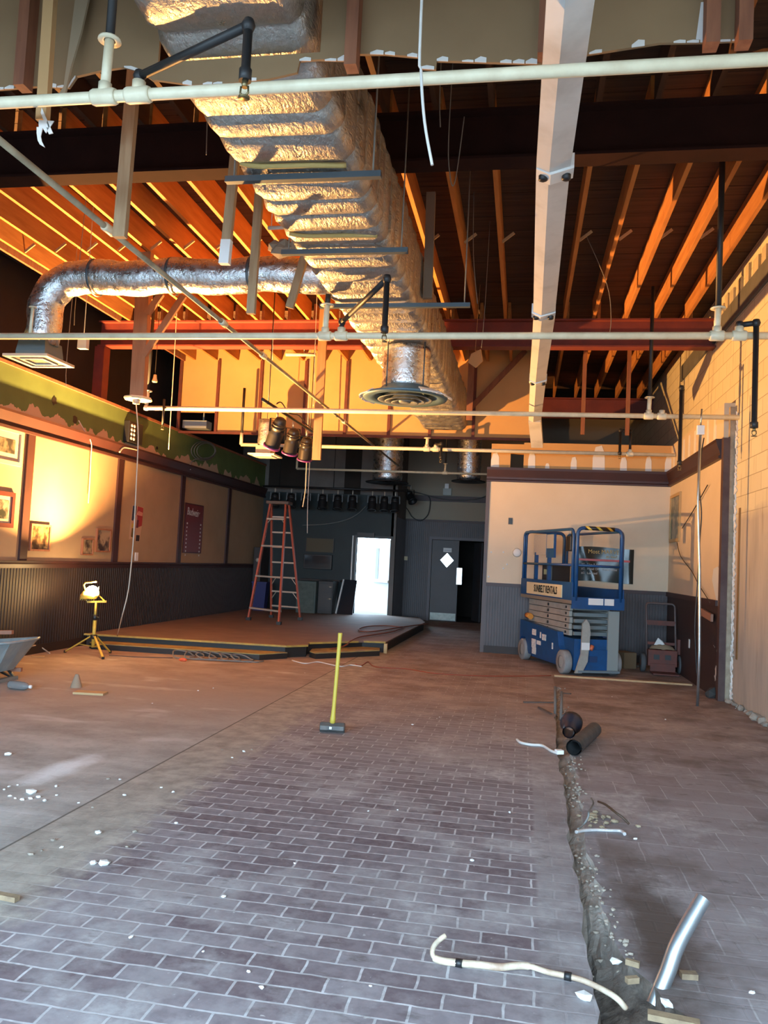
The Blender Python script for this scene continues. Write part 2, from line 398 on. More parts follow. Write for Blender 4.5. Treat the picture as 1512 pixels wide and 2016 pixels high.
LOC = {}
def build(mb, name, mats, parent=None, loc=None, local=False):
    """link the collected shapes as ONE mesh object; vertices are given in room coordinates unless local"""
    me = bpy.data.meshes.new(name)
    off = V3((0, 0, 0))
    if parent is not None: off = LOC[parent.name] if not local else off
    elif loc is not None: off = V3(loc)
    me.from_pydata([tuple(v-off) for v in mb.v], [], mb.f)
    for p, sm, mi in zip(me.polygons, mb.sm, mb.mi): p.use_smooth = sm; p.material_index = mi
    for m in (mats if isinstance(mats, (list, tuple)) else [mats]): me.materials.append(m)
    me.update()
    o = bpy.data.objects.new(name, me); COL.objects.link(o)
    if parent is not None: o.parent = parent; LOC[o.name] = LOC[parent.name]
    elif loc is not None: o.location = loc; LOC[o.name] = V3(loc)
    else: LOC[o.name] = V3((0, 0, 0))
    return o
def tag(o, label, cat, group=None):
    o['label'] = label; o['category'] = cat
    if group: o['group'] = group
    return o
def thing(name, label, cat, loc=(0, 0, 0), rotz=0.0, group=None):
    o = bpy.data.objects.new(name, None); COL.objects.link(o); o.location = loc; o.rotation_euler = (0, 0, rotz)
    o.empty_display_size = .1
    LOC[o.name] = V3(loc); return tag(o, label, cat, group)
def struct(mb, name, mats, parent=None):
    o = build(mb, name, mats, parent)
    if parent is None: o['kind'] = 'structure'
    return o
def single(mb, name, mats, label, cat, group=None):
    c = sum(mb.v, V3((0, 0, 0)))/len(mb.v); c.z = min(v.z for v in mb.v)
    return tag(build(mb, name, mats, loc=c), label, cat, group)
def copy_tree(o, parent=None):
    c = o.copy(); COL.objects.link(c); LOC[c.name] = LOC[o.name]
    if parent is not None: c.parent = parent
    for ch in list(o.children): copy_tree(ch, c)
    return c
def bevel(o, wd=.004, seg=2):
    m = o.modifiers.new('bevel', 'BEVEL'); m.width = wd; m.segments = seg; m.limit_method = 'ANGLE'; return o
def text(s, name, size, c, xax, yax, mat, parent, sx=1.0, local=False, align='CENTER', bold=0.0):
    cu = bpy.data.curves.new(name, 'FONT'); cu.body = s; cu.size = size; cu.align_x = align; cu.align_y = 'CENTER'; cu.extrude = .001; cu.offset = bold
    cu.materials.append(mat)
    cu.resolution_u = 3; tmp = bpy.data.objects.new(name, cu); COL.objects.link(tmp)
    dg = bpy.context.evaluated_depsgraph_get(); me = bpy.data.meshes.new_from_object(tmp.evaluated_get(dg)); me.name = name
    bpy.data.objects.remove(tmp)
    if not me.materials: me.materials.append(mat)
    o = bpy.data.objects.new(name, me); COL.objects.link(o); o.parent = parent
    xax, yax = V3(xax).normalized(), V3(yax).normalized(); n = xax.cross(yax)
    c = V3(c) - (V3((0, 0, 0)) if local else LOC[parent.name])
    o.matrix_local = Matrix(((xax.x*sx, yax.x, n.x, c.x), (xax.y*sx, yax.y, n.y, c.y), (xax.z*sx, yax.z, n.z, c.z), (0, 0, 0, 1)))
    LOC[o.name] = LOC[parent.name]; return o
def arc(c, r, a0, a1, u, v, n=8):
    c, u, v = V3(c), V3(u), V3(v)
    return [c + u*(r*math.cos(a0+(a1-a0)*i/n)) + v*(r*math.sin(a0+(a1-a0)*i/n)) for i in range(n+1)]
def smoothpts(P, k=6):
    P = [V3(p) for p in P]; out = []
    for i in range(len(P)-1):
        a = P[max(i-1, 0)]; b = P[i]; c = P[i+1]; d = P[min(i+2, len(P)-1)]
        for j in range(k):
            t = j/k
            out.append(.5*((2*b) + (c-a)*t + (2*a-5*b+4*c-d)*t*t + (3*b-a-3*c+d)*t**3))
    return out + [P[-1]]
ORD = ['first', 'second', 'third', 'fourth', 'fifth', 'sixth', 'seventh', 'eighth', 'ninth', 'tenth', 'eleventh', 'twelfth', 'thirteenth', 'fourteenth', 'fifteenth', 'sixteenth', 'seventeenth', 'eighteenth', 'nineteenth', 'twentieth', 'twenty-first', 'twenty-second', 'twenty-third', 'twenty-fourth']

# ============================================================ THE SETTING
XL, XR, XB, YP, YB, YS = -6.3, 2.33, 2.46, 13.6, 20.15, 18.65
ZJ, ZD, ZC = 4.95, 5.23, 3.62       # joist undersides, roof deck, top of the left wall
TL = [(1.98, 1175, 2016), (0, 1173, 1978), (0, 1158, 1898), (0, 1146, 1814), (0, 1143.6, 1784), (0, 1135, 1725), (0, 1121, 1661), (0, 1114, 1601), (0, 1108, 1538), (0, 1096, 1482), (0, 1092.6, 1425.6), (0, 1091, 1355)]
TR = [(1390, 2016), (1325, 1978), (1262, 1918), (1208, 1849), (1183, 1749), (1163, 1707), (1152, 1658), (1143.6, 1594), (1135, 1531), (1128, 1489), (1124, 1425), (1106, 1387), (1104, 1356)]
def chain(pts):
    q = sorted([(p.y, p.x) for p in pts]); return q
lft = chain([at(a, b, Z=0) for _, a, b in TL]); rgt = chain([at(a, b, Z=0) for a, b in TR])
def interp(q, y):
    if y <= q[0][0]: return q[0][1]
    for (y0, x0), (y1, x1) in zip(q, q[1:]):
        if y <= y1: return x0 + (x1-x0)*(y-y0)/(y1-y0)
    return q[-1][1]
YT = 10.2
ys = [-1.2, 0.5, 1.5] + [2.0 + i*(YT-2.0)/70 for i in range(71)]
r1 = random.Random(3)
fl = MB(); fl.cur = 0
xl = [interp(lft, y) + r1.uniform(-.012, .012) for y in ys]; xr = [interp(rgt, y) + r1.uniform(-.022, .022) for y in ys]
xl[-1] = xr[-1] = .49
for i in range(len(ys)-1):
    a, b = ys[i], ys[i+1]
    fl.add([(-7.0, a, 0), (xl[i], a, 0), (xl[i+1], b, 0), (-7.0, b, 0)], [(0, 1, 2, 3)])
    fl.add([(xr[i], a, 0), (2.62, a, 0), (2.62, b, 0), (xr[i+1], b, 0)], [(0, 1, 2, 3)])
fl.mm(-7.0, 2.62, YT, 20.3, -.12, 0)
fl.cur = 1
r2 = random.Random(5); nX = 7; rows = []
def depth_at(y): return .05 + .13*min(1, max(0, (3.7-y)/.8))

for i, y in enumerate(ys):
    row = [(xl[i], y, 0)]
    for k in range(nX):
        t = k/(nX-1); x = xl[i] + (xr[i]-xl[i])*(.06+.88*t)
        row.append((x, y, -depth_at(y)*(1-.55*t) + r2.uniform(-.007, .009) if i < len(ys)-1 else 0))
    row.append((xr[i], y, 0)); rows.append(row)
for i in range(len(ys)-1):
    for k in range(nX+1):
        fl.add([rows[i][k], rows[i][k+1], rows[i+1][k+1], rows[i+1][k]], [(0, 1, 2, 3)])
struct(fl, 'floor', [floorm, dirt])
struct(MB().mm(-14, 12, -16, -1.2, -.2, -.02).mm(-14, -3.05, YB-1.45, 30, -.2, .12), 'exterior_pavement', M('dark_asphalt', (.09, .09, .09), .95))

# roof deck: tongue and groove boards
dk = MB()
y = -1.3
r3 = random.Random(11)
while y < 20.3:
    x1 = 2.62 if y < 18.6 else 2.62
    dk.mm(-7.0 if y < 18.55 else -3.05, x1, y, y+.178, ZD+r3.uniform(0, .006), ZD+.05); y += .185
dk.mm(-7.1, 2.7, -1.3, 18.7, ZD+.05, ZD+.12); dk.mm(-3.05, 2.7, 18.7, 20.4, ZD+.05, ZD+.12)
struct(dk, 'ceiling', deckwood)

# left wall
lw = MB(); lw.cur = 0; lw.mm(XL-.12, XL, -1.2, YS, 0, 2.97); struct(lw, 'wall_left', beige)
struct(MB().mm(XL-.12, XL, -1.2, YS, 2.97, ZC), 'wall_left_top_band', greenm)
struct(MB().mm(-7.0, -6.9, -1.2, YS, 0, ZD), 'wall_left_outer', darkw)
struct(MB().mm(XL-.16, XL+.025, -1.2, YS, ZC, ZC+.04), 'trim_1', oldwood)
cr = [(0, 2.84), (.05, 2.84), (.055, 2.875), (.035, 2.89), (.04, 2.93), (.085, 3.04), (.085, 3.07), (0, 3.07)]
struct(MB().prism([(XL+a, -1.1, z) for a, z in cr], (0, YS+1.1, 0)), 'trim_2', trimb)
ch = [(0, 1.13), (.02, 1.13), (.03, 1.18), (.065, 1.20), (.065, 1.225), (0, 1.225)]
struct(MB().prism([(XL+a, -1.1, z) for a, z in ch], (0, YS+1.1, 0)), 'trim_3', trimb)
for i, yy in enumerate((2.2, 4.53, 6.88, 9.24, 11.57, 13.92, 16.32)):
    struct(MB().mm(XL, XL+.03, yy-.075, yy+.075, 1.225, 2.84), 'trim_%d' % (4+i), trimb)
def beadboard(axis, c, s0, s1, z0, z1, sgn, pitch=.05, d=.010):
    m = MB(); s = s0; 
    while s < s1 - 1e-6:
        e = min(s+pitch, s1); b = e-.35*pitch
        prof = [(s, d), (b, d), (b+.06*pitch, .35*d), (e-.03*pitch, .35*d), (e, d)]
        for (p, u), (q, v) in zip(prof, prof[1:]):
            if axis == 'x': m.add([(c+sgn*u, p, z0), (c+sgn*v, q, z0), (c+sgn*v, q, z1), (c+sgn*u, p, z1)], [(0, 1, 2, 3)])
            else: m.add([(p, c+sgn*u, z0), (q, c+sgn*v, z0), (q, c+sgn*v, z1), (p, c+sgn*u, z1)], [(0, 1, 2, 3)])
        s = e
    return m
struct(beadboard('x', XL, -1.1, YS, .12, 1.13, 1, .06), 'wall_left_wainscot', wains)
struct(MB().mm(XL, XL+.018, -1.1, YS, 0, .12), 'baseboard_left', wains)
# remains of the dark plinth the stage butts against are the wall itself

# right block wall with its grey ledger, and the furred partition
struct(MB().mm(XB, XB+.14, -1.2, 20.3, 0, ZD), 'wall_right', blockm)
struct(MB().mm(XB-.035, XB, -1.1, YP-.02, 4.62, 4.86), 'trim_11', M('grey_ledger', (.13, .13, .125), .7, col2=(.09, .09, .085), scale=3))
pk = MB()
y = 4.2; r4 = random.Random(2)
while y < YP-.4:
    d_ = r4.uniform(.10, .22); pk.mm(XB-.03, XB, y, y+d_, 4.86, 4.86+r4.uniform(.10, .24)); y += d_ + r4.uniform(.06, .2)
struct(pk, 'trim_12', M('pale_filler_blocks', (.55, .47, .32), .9, col2=(.45, .37, .24), scale=8))
pr = MB(); pr.mm(XR, XB, 10.12, YP, 1.17, 3.56); struct(pr, 'wall_right_partition', cream)
struct(MB().mm(XR-.004, XB, 10.12, YP, 0, 1.10), 'wall_right_wainscot', peelm)
struct(MB().mm(XR-.03, XB, 10.20, YP, 1.10, 1.17), 'trim_13', trimb)
crr = [(0, 2.88), (.05, 2.88), (.055, 2.91), (.035, 2.925), (.04, 2.96), (.085, 3.08), (.085, 3.12), (0, 3.12)]
struct(MB().prism([(XR-a, 10.12, z) for a, z in crr], (0, YP-10.12, 0)), 'trim_14', trimb)
struct(MB().mm(XR+.055, XB, 10.04, 10.12, 0, 3.5), 'trim_21', M('raw_plaster_end', (.40, .33, .24), .95, col2=(.26, .2, .14), scale=9, bscale=25))
struct(MB().mm(XR-.02, XR+.055, 10.02, 10.12, 0, 3.12), 'trim_15', M('dark_end_board', (.085, .05, .045), .6, col2=(.05, .02, .02), scale=4))
# broken plaster edge where the rest of the partition was torn away
te = MB(); r5 = random.Random(21); z = .02
while z < 3.4:
    h = r5.uniform(.05, .14); dx = r5.uniform(.02, .07)
    te.prism([(XB-.012-dx*.2, 10.015-r5.uniform(.0, .05), z), (XB-.012-dx*.2, 10.02, z+h), (XB-.012, 10.02, z+h*.9), (XB-.012, 10.0-dx*r5.uniform(.2, 1.5), z+h*.4)], (.012, 0, 0)); z += h*.8
struct(te, 'trim_16', drywht)

# partition behind the lift
pb = MB(); pb.mm(-.60, XR, YP, YP+.12, 1.17, 3.12); struct(pb, 'wall_back', cream)
up = MB()
xa = at(1005, 905, Y=YP).x; xb = at(1031, 905, Y=YP).x; za = at(1015, 893, Y=YP).z
up.mm(-.60, xa, YP, YP+.12, 3.12, 3.53); up.mm(xa, xb, YP, YP+.12, za, 3.53); up.mm(xb, XR, YP, YP+.12, 3.12, 3.56)
struct(up, 'wall_back_top_band', dryor)
mud = MB()
for px_, wd, h in ((1047, .12, .30), (1078, .07, .10), (1130, .10, .22), (1179, .20, .42), (1228, .11, .24), (1277, .10, .26), (1318, .14, .30), (975, .14, .26)):
    x = at(px_, 905, Y=YP).x
    mud.prism([(x-wd/2, YP-.004, 3.13), (x+wd/2, YP-.004, 3.13), (x+wd*.45, YP-.004, 3.12+h*.7), (x+wd*.2, YP-.004, 3.12+h), (x-wd*.3, YP-.004, 3.12+h*.93), (x-wd*.5, YP-.004, 3.12+h*.5)], (0, .004, 0))
struct(mud, 'wall_back_joint_compound', drywht)
mud = MB()
for i in range(8):
    y = 10.5+i*.4; mud.prism([(XR-.004, y, 3.13), (XR-.004, y+.14, 3.13), (XR-.004, y+.12, 3.5), (XR-.004, y+.02, 3.5)], (.004, 0, 0))
struct(mud, 'wall_right_joint_compound', drywht)
struct(beadboard('y', YP, -.60, XR, .12, 1.11, -1, .045, .014), 'wall_back_wainscot', wainsg)
struct(MB().mm(-.60, XR, YP-.03, YP, 1.11, 1.17), 'trim_17', trimb)
struct(MB().mm(-.60, XR, YP-.02, YP, 0, .12), 'baseboard_back', wains)
struct(MB().prism([(-.66, YP-a, z) for a, z in crr], (XR+.66, 0, 0)), 'trim_18', trimb)
struct(MB().mm(-.66, -.60, YP-.012, YP+.12, 0, 3.12), 'trim_19', M('corner_board', (.075, .055, .055), .5))
struct(MB().mm(-.60, -.48, YP+.12, YB, 0, 3.5), 'wall_corridor_side', greyp)

# stage rear wall with the exit doorway, rear wall with the double doors
ex0, ex1, ezt = -3.93, -3.05, 1.97
sw = MB(); sw.mm(-7.0, ex0, YS, YS+.12, 0, 3.0); sw.mm(ex0, ex1-.0, YS, YS+.12, ezt, 3.0); struct(sw, 'wall_stage_rear', tealw)
struct(MB().mm(-7.0, ex1, YS, YS+.12, 3.0, ZD), 'wall_stage_rear_top', greyp)
struct(MB().mm(-4.3, -3.9, YS-.02, YS, 3.0, 4.2).mm(-6.2, -5.3, YS-.02, YS, 3.15, 4.2), 'wall_stage_rear_panels', darkw)
sr = beadboard('x', ex1+.06, YS, YB, 0, 2.5, 1, .05); struct(sr, 'wall_return_wainscot', wainsg)
struct(MB().mm(ex1-.06, ex1+.055, YS, YB, 0, ZD), 'wall_return', greyp)
dx0, dx1, dzt = -2.29, -.98, 2.05
rw = MB(); rw.mm(ex1, dx0, YB, YB+.12, 2.5, ZD); rw.mm(dx0, 2.62, YB, YB+.12, 2.5, ZD); rw.mm(dx1, 2.62, YB, YB+.12, 0, 2.5); rw.mm(dx0, dx1, YB, YB+.12, dzt, 2.5); rw.mm(ex1, dx0, YB, YB+.12, 0, 2.5)
struct(rw, 'wall_rear', M('rear_beige', (.33, .28, .21), .8))
bb = beadboard('y', YB, ex1, dx0-.07, 0, 2.5, -1, .05); b2 = beadboard('y', YB, dx0-.07, -.6, dzt+.07, 2.5, -1, .05); bb.v, n0 = bb.v + b2.v, len(bb.v); bb.f += [[i+n0 for i in f] for f in b2.f]; bb.sm += b2.sm; bb.mi += b2.mi
struct(bb, 'wall_rear_wainscot', wainsg)
struct(MB().mm(ex1+.06, -.6, YB-.03, YB, 2.49, 2.55).mm(ex1+.06, -.6, YB-.07, YB, 3.02, 3.16), 'trim_20', trimb)
dfm = M('door_casing', (.085, .075, .085), .5)
df = MB(); df.mm(dx0-.07, dx0, YB-.025, YB+.02, 0, dzt+.07); df.mm(dx0, -.6, YB-.025, YB+.02, dzt, dzt+.07); struct(df, 'door_1_frame', dfm)
ck = MB(); ck.mm(-3.0, -.3, 22.5, 22.6, 0, 3); ck.mm(-3.05, -2.98, YB+.12, 22.6, 0, 3); ck.mm(-.4, -.33, YB+.12, 22.6, 0, 3); ck.mm(-3.05, -.3, YB+.12, 22.6, 2.6, 2.7); ck.mm(-3.05, -.3, YB+.12, 22.6, -.15, 0)
struct(ck, 'wall_corridor', darkw)
# left leaf of the double doors, shut; the right one stands open into the dark corridor
dl = struct(MB().mm(dx0+.012, -1.60, YB-.02, YB+.02, .01, dzt-.01), 'door_1', doord)
def px_rect(x0, y0, x1, y1, Y): a = at(x0, y0, Y=Y); b = at(x1, y1, Y=Y); return a.x, b.x, b.z, a.z
kx = px_rect(846, 1205, 904, 1222, YB-.02)
struct(MB().mm(dx0+.03, -1.62, YB-.026, YB-.02, .03, .21), 'kick_plate', kick, dl)
c = at(880, 1103, Y=YB-.02); d_ = .19
struct(MB().prism([(c.x-d_, YB-.023, c.z), (c.x, YB-.023, c.z-d_*1.08), (c.x+d_, YB-.023, c.z), (c.x, YB-.023, c.z+d_*1.08)], (0, .003, 0)), 'window_gasket', black, dl)
d_ = .165
struct(MB().prism([(c.x-d_, YB-.027, c.z), (c.x, YB-.027, c.z-d_*1.08), (c.x+d_, YB-.027, c.z), (c.x, YB-.027, c.z+d_*1.08)], (0, .004, 0)), 'diamond_window', M('mirror_glass', (.75, .82, .85), .04, 1.0), dl)
a, b_, z0, z1 = px_rect(899.5, 1118, 908.5, 1151, YB-.03)
struct(MB().mm(a, b_, YB-.03, YB-.02, z0, z1), 'push_plate', M('bright_push_plate', (.8, .82, .83), .25, .6), dl)
a, b_, z0, z1 = px_rect(873, 1078.5, 889, 1087.5, YB-.03)
struct(MB().mm(a, b_, YB-.025, YB-.02, z0, z1), 'door_sign', whitep, dl)
struct(MB().mm(a+.02, b_-.02, YB-.027, YB-.025, z0+.03, z0+.055), 'sign_smudge', M('faint_grey_ink', (.5, .52, .55), .6), dl)
dr = struct(MB().bar((-1.03, YB+.16, 1.02), (-1.25, YB+.75, 1.02), .04, 2.0), 'door_2', doord)
# exit doorway: frame, open white leaf outside, closer
ef = MB(); ef.mm(ex0-.06, ex0, YS-.03, YS+.14, .17, ezt+.06); ef.mm(ex0, ex1, YS-.03, YS+.14, ezt, ezt+.06); struct(ef, 'door_3_frame', M('dark_frame', (.03, .035, .035), .5))
struct(MB().mm(ex0-.10, ex0-.07, YS-.035, YS, .17, ezt+.04), 'door_3_leak_strip', whitep)  # white strip stands in for light leaking beside the door frame
lf = MB(); R = Matrix.Rotation(math.radians(-45), 3, 'Z'); hinge = V3((ex1-.01, YS+.14, 0))
def lp(x, y, z): return hinge + R @ V3((-x, y, z))
def lbox(m, x0, x1, y0, y1, z0, z1): return m.add([lp(x, y, z) for z in (z0, z1) for y in (y0, y1) for x in (x0, x1)], [(0, 2, 3, 1), (4, 5, 7, 6), (0, 1, 5, 4), (2, 6, 7, 3), (0, 4, 6, 2), (1, 3, 7, 5)])
ld = struct(lbox(MB(), 0, .86, 0, .045, .18, ezt-.02), 'door_3', whitep)
struct(lbox(MB(), .58, .70, -.006, 0, 1.0, 1.75), 'door_window', glassd, ld)
struct(lbox(MB(), .10, .78, -.05, -.0, .92, .98), 'panic_bar', alum, ld)
struct(MB().mm(ex0+.02, ex0+.44, YS-.10, YS-.03, ezt+.02, ezt+.12), 'door_closer', black, ld)
# front of the building behind the camera: piers and header round the shop window openings
fw = MB(); fw.mm(-7.0, -6.0, -1.3, -1.2, 0, ZD); fw.mm(2.3, 2.62, -1.3, -1.2, 0, ZD); fw.mm(-6.0, 2.3, -1.3, -1.2, 3.1, ZD); fw.mm(-6.0, 2.3, -1.3, -1.2, 0, .3)
struct(fw, 'wall_front', cream)

# ceiling framing --------------------------------------------------
def ibeam(y, zb, zt, x0, x1, fw_=.19, tf=.022, tw=.014):
    m = MB(); m.mm(x0, x1, y-fw_/2, y+fw_/2, zb, zb+tf); m.mm(x0, x1, y-fw_/2, y+fw_/2, zt-tf, zt); m.mm(x0, x1, y-tw/2, y+tw/2, zb+tf, zt-tf); return m
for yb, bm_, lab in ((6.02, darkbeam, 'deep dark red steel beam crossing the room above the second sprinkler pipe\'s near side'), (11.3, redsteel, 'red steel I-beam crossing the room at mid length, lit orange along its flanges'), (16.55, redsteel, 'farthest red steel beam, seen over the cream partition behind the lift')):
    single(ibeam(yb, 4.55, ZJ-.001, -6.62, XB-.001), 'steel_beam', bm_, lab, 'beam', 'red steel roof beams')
single(MB().mm(-6.66, -6.5, 11.21, 11.39, 0, 4.549), 'steel_column', redsteel, 'red steel column carrying the mid-length beam behind the green wall', 'column')
r6 = random.Random(8)
bays = (('front', .3, 6.0, 'in the dark front bay'), ('middle', 6.08, 11.27, 'in the lamp-lit middle bay'), ('far', 11.33, 16.5, 'in the far bay'))
for bn, y0, y1, ph in bays:
    for k in range(21):
        x = 2.08 - .41*k + (.06 if bn == 'far' else 0) + r6.uniform(-.012, .012)
        e = y1
        if bn == 'far' and x < .2: e = YP-.012
        single(MB().mm(x-.021, x+.021, y0, e, ZJ, ZD-.001), 'ceiling_joist', shadewood if bn == 'front' else wood, 'orange-brown ceiling joist %s, %s from the block wall' % (ph, ORD[k]), 'joist', 'ceiling joists of the %s bay' % bn)
single(MB().mm(-6.29, -6.25, .3, 16.5, ZJ-.02, ZD-.001), 'ledger_board', oldwood, 'long brown edge board along the left side of the ceiling joists', 'board')
for k in range(20):
    for y, in ((8.55,),):
        x = 2.08-.41*k
        m = MB().bar((x-.385, y, ZJ+.03), (x-.2, y, ZD-.12), .035, .018, (0, 1, 0)); m.v = m.v
        single(MB().bar((x-.388, y, ZJ+.02), (x-.26, y+.0, ZJ+.12), .03, .015, (0, 1, 0)), 'joist_brace', ply, 'small pale cross brace end nailed between the lamp-lit ceiling joists', 'brace', 'cross braces between the ceiling joists')

# bulkhead of the near bay (tan drywall on studs, torn bottom edge), with the duct running through it
YF = 3.42
bx = [(-30, 178), (70, 170), (135, 172), (150, 150), (200, 138), (245, 132), (275, 140), (300, 158), (380, 167), (440, 164), (530, 155), (585, 142), (590, 119), (690, 119), (700, 106), (758, 106), (824, 112), (826, 134), (858, 136), (860, 119), (960, 122), (1060, 125), (1160, 106), (1300, 84), (1405, 82), (1478, 78)]
bp_ = [at(a, b, Y=YF) for a, b in bx]
def bpanel(pts, xa, xb, top=ZD-.002):
    q = [V3((xa, YF, 0))] + [p for p in pts if xa < p.x < xb] + [V3((xb, YF, 0))]
    for i in (0, -1):
        near = min(pts, key=lambda p: abs(p.x-q[i].x)); q[i].z = near.z
    return [V3((p.x, YF, p.z)) for p in q] + [V3((xb, YF, top)), V3((xa, YF, top))]
DX0, DX1, DZ0, DZ1 = -1.78, -1.04, 3.745, 4.40
FUP = .06
bw = MB()
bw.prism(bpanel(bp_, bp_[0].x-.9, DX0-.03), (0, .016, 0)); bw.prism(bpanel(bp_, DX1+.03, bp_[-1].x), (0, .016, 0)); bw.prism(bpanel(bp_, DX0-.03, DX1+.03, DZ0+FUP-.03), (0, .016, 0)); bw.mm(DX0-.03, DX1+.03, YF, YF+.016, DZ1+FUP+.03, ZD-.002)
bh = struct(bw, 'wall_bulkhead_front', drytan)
for px_ in (64, 700, 1073, 1397, 1460):
    x = at(px_, 60, Y=YF).x; zb = 3.66
    struct(MB().mm(x-.028, x+.028, YF-.075, YF-.001, zb, ZD-.002), 'bulkhead_stud', oldwood, bh)
tn = MB(); r7 = random.Random(4)
for p, q in zip(bp_, bp_[1:]):
    n = max(1, int((q-p).length/.05))
    for i in range(n):
        if r7.random() < .55:
            a = p.lerp(q, i/n); b_ = p.lerp(q, (i+.9)/n); h = r7.uniform(.004, .022)
            tn.prism([(a.x, YF-.004, a.z-.003), (b_.x, YF-.004, b_.z-.004), (b_.x, YF-.004, b_.z+h), ((a.x+b_.x)/2, YF-.004, (a.z+b_.z)/2+h*1.3), (a.x, YF-.004, a.z+h*.4)], (0, .004, 0))
struct(tn, 'torn_paper_edge', drywht, bh)
x0 = at(1395, 20, Y=YF).x; x1 = at(1415, 20, Y=YF).x
struct(MB().prism([(at(1370, 78, Y=YF).x, YF-.003, at(1370, 78, Y=YF).z), (at(1408, 80, Y=YF).x, YF-.003, at(1408, 80, Y=YF).z), (at(1414, 5, Y=YF).x, YF-.003, at(1414, 5, Y=YF).z), (at(1380, 5, Y=YF).x, YF-.003, at(1380, 5, Y=YF).z)], (0, .003, 0)), 'plaster_patch', drywht, bh)

# far bulkhead above the partition line, studs showing
BZ = 3.63
gx0 = at(356, 820, Y=YP).x; gx1 = at(424, 820, Y=YP).x; gz = at(390, 812, Y=YP).z
fb = MB(); xe = .16
fb.mm(gx1, xe, YP, YP+.03, BZ, ZD-.005); fb.mm(XL+.02, gx1, YP, YP+.03, gz, ZD-.005)
fbo = struct(fb, 'wall_bulkhead_far', dryor)
for px_ in (356, 430, 514, 602, 683, 769, 850, 935):
    x = at(px_, 770, Y=YP).x; struct(MB().mm(x-.026, x+.026, YP-.042, YP-.001, BZ, 4.94), 'bulkhead_stud', redb, fbo)
struct(MB().mm(XL+.02, xe, YP-.05, YP-.001, BZ-.04, BZ), 'bulkhead_plate', redb, fbo)
a = at(362, 828, Y=YP+.3); b_ = at(408, 844, Y=YP+.3)
single(MB().mm(a.x, b_.x, YP+.25, YP+.5, b_.z, a.z).mm(b_.x-.12, b_.x-.10, YP+.36, YP+.38, a.z, ZD), 'junction_box', M('pale_grey_box', (.42, .47, .45), .6), 'pale grey metal box inside the dark opening of the far bulkhead', 'box')

def topz(x, far=False):
    k = (2.08-x+(.06 if far else 0))/.41; return ZJ if abs(k-round(k))*.41 < .03 else ZD
# ============================================================ DUCTS
def duct_ring(y, sx, sz, ox, oz, n=24, rc=.10):
    pts = []; hw, hh = (DX1-DX0)/2*sx, (DZ1-DZ0)/2*sz; cx, cz = (DX0+DX1)/2+ox, (DZ0+DZ1)/2+oz
    for qx, qz, a0 in ((1, 1, 0), (-1, 1, 90), (-1, -1, 180), (1, -1, 270)):
        for i in range(n//4):
            a = math.radians(a0 + 90*i/(n//4-1)); pts.append((cx+qx*(hw-rc)+rc*math.cos(a), y, cz+qz*(hh-rc)+rc*math.sin(a)))
    return pts
def duct_mesh(y0, y1, sec):
    m = MB(); r = random.Random(17); rings = []; y = y0
    while y < y1:
        L = sec*r.uniform(.75, 1.25); L = min(L, y1-y)
        if L < .06: break
        for t, s in ((0, .935), (.05, .975), (.2, 1.0), (.5, 1.02), (.8, 1.0), (.95, .975)):
            rings.append(duct_ring(y+L*t, s+r.uniform(-.006, .006), s+r.uniform(-.012, .012)+.02*(s > .99), r.uniform(-.006, .006), -.012*(s > .99)+r.uniform(-.006, .006)+(FUP if y < 3.3 else 0)))
        y += L
    rings.append(duct_ring(y1, .97, .97, 0, 0))
    n = len(rings[0]); vs = [p for q in rings for p in q]
    # wrinkle the skin
    vs = [(x+r.uniform(-.006, .006), yy, z+r.uniform(-.007, .007)) for x, yy, z in vs]
    fs = [(i*n+k, i*n+(k+1) % n, (i+1)*n+(k+1) % n, (i+1)*n+k) for i in range(len(rings)-1) for k in range(n)]
    m.add(vs, fs, True); return m
du = thing('supply_duct', 'long foil-wrapped rectangular duct hanging down the middle of the room', 'duct', (-1.41, 8, DZ0))
build(duct_mesh(.3, YP-.10, .27), 'duct_body', foilm, du)
seam = M('yellow_fibreglass_seam', (.45, .33, .12), .9, bscale=40)
for px_, yy in ((560, 325), (700, 462)):
    p = at(px_, yy, Z=DZ0-.022)
    build(MB().tube(smoothpts([(DX0+.06, p.y-.03, DZ0-.014), (-1.6, p.y, DZ0-.024), (-1.3, p.y+.01, DZ0-.024), (DX1-.06, p.y+.05, DZ0-.012)], 5), .017, 8), 'insulation_seam', seam, du)
for (a, b, lab) in (((445, 355), (755, 356), 'nearest grey strut bar slung under the foil duct'), ((555, 498), (803, 492), 'grey strut bar under the foil duct near the round branch duct'), ((630, 603), (925, 598), 'grey strut bar under the foil duct just before the round diffuser')):
    p = at(a[0], a[1], Z=DZ0-.055); q = at(b[0], b[1], Z=DZ0-.055); q.y = p.y
    s = thing('strut_bar', lab, 'strut', ((p.x+q.x)/2, p.y, p.z), 0, 'strut bars under the main duct')
    build(MB().bar(p, q, .042, .036), 'channel', strutm, s)
    for x in (p.x+.05, q.x-.05):
        build(MB().tube([(x, p.y, p.z+.018), (x, p.y, ZJ)], .006, 6), 'threaded_rod', wirem, s)

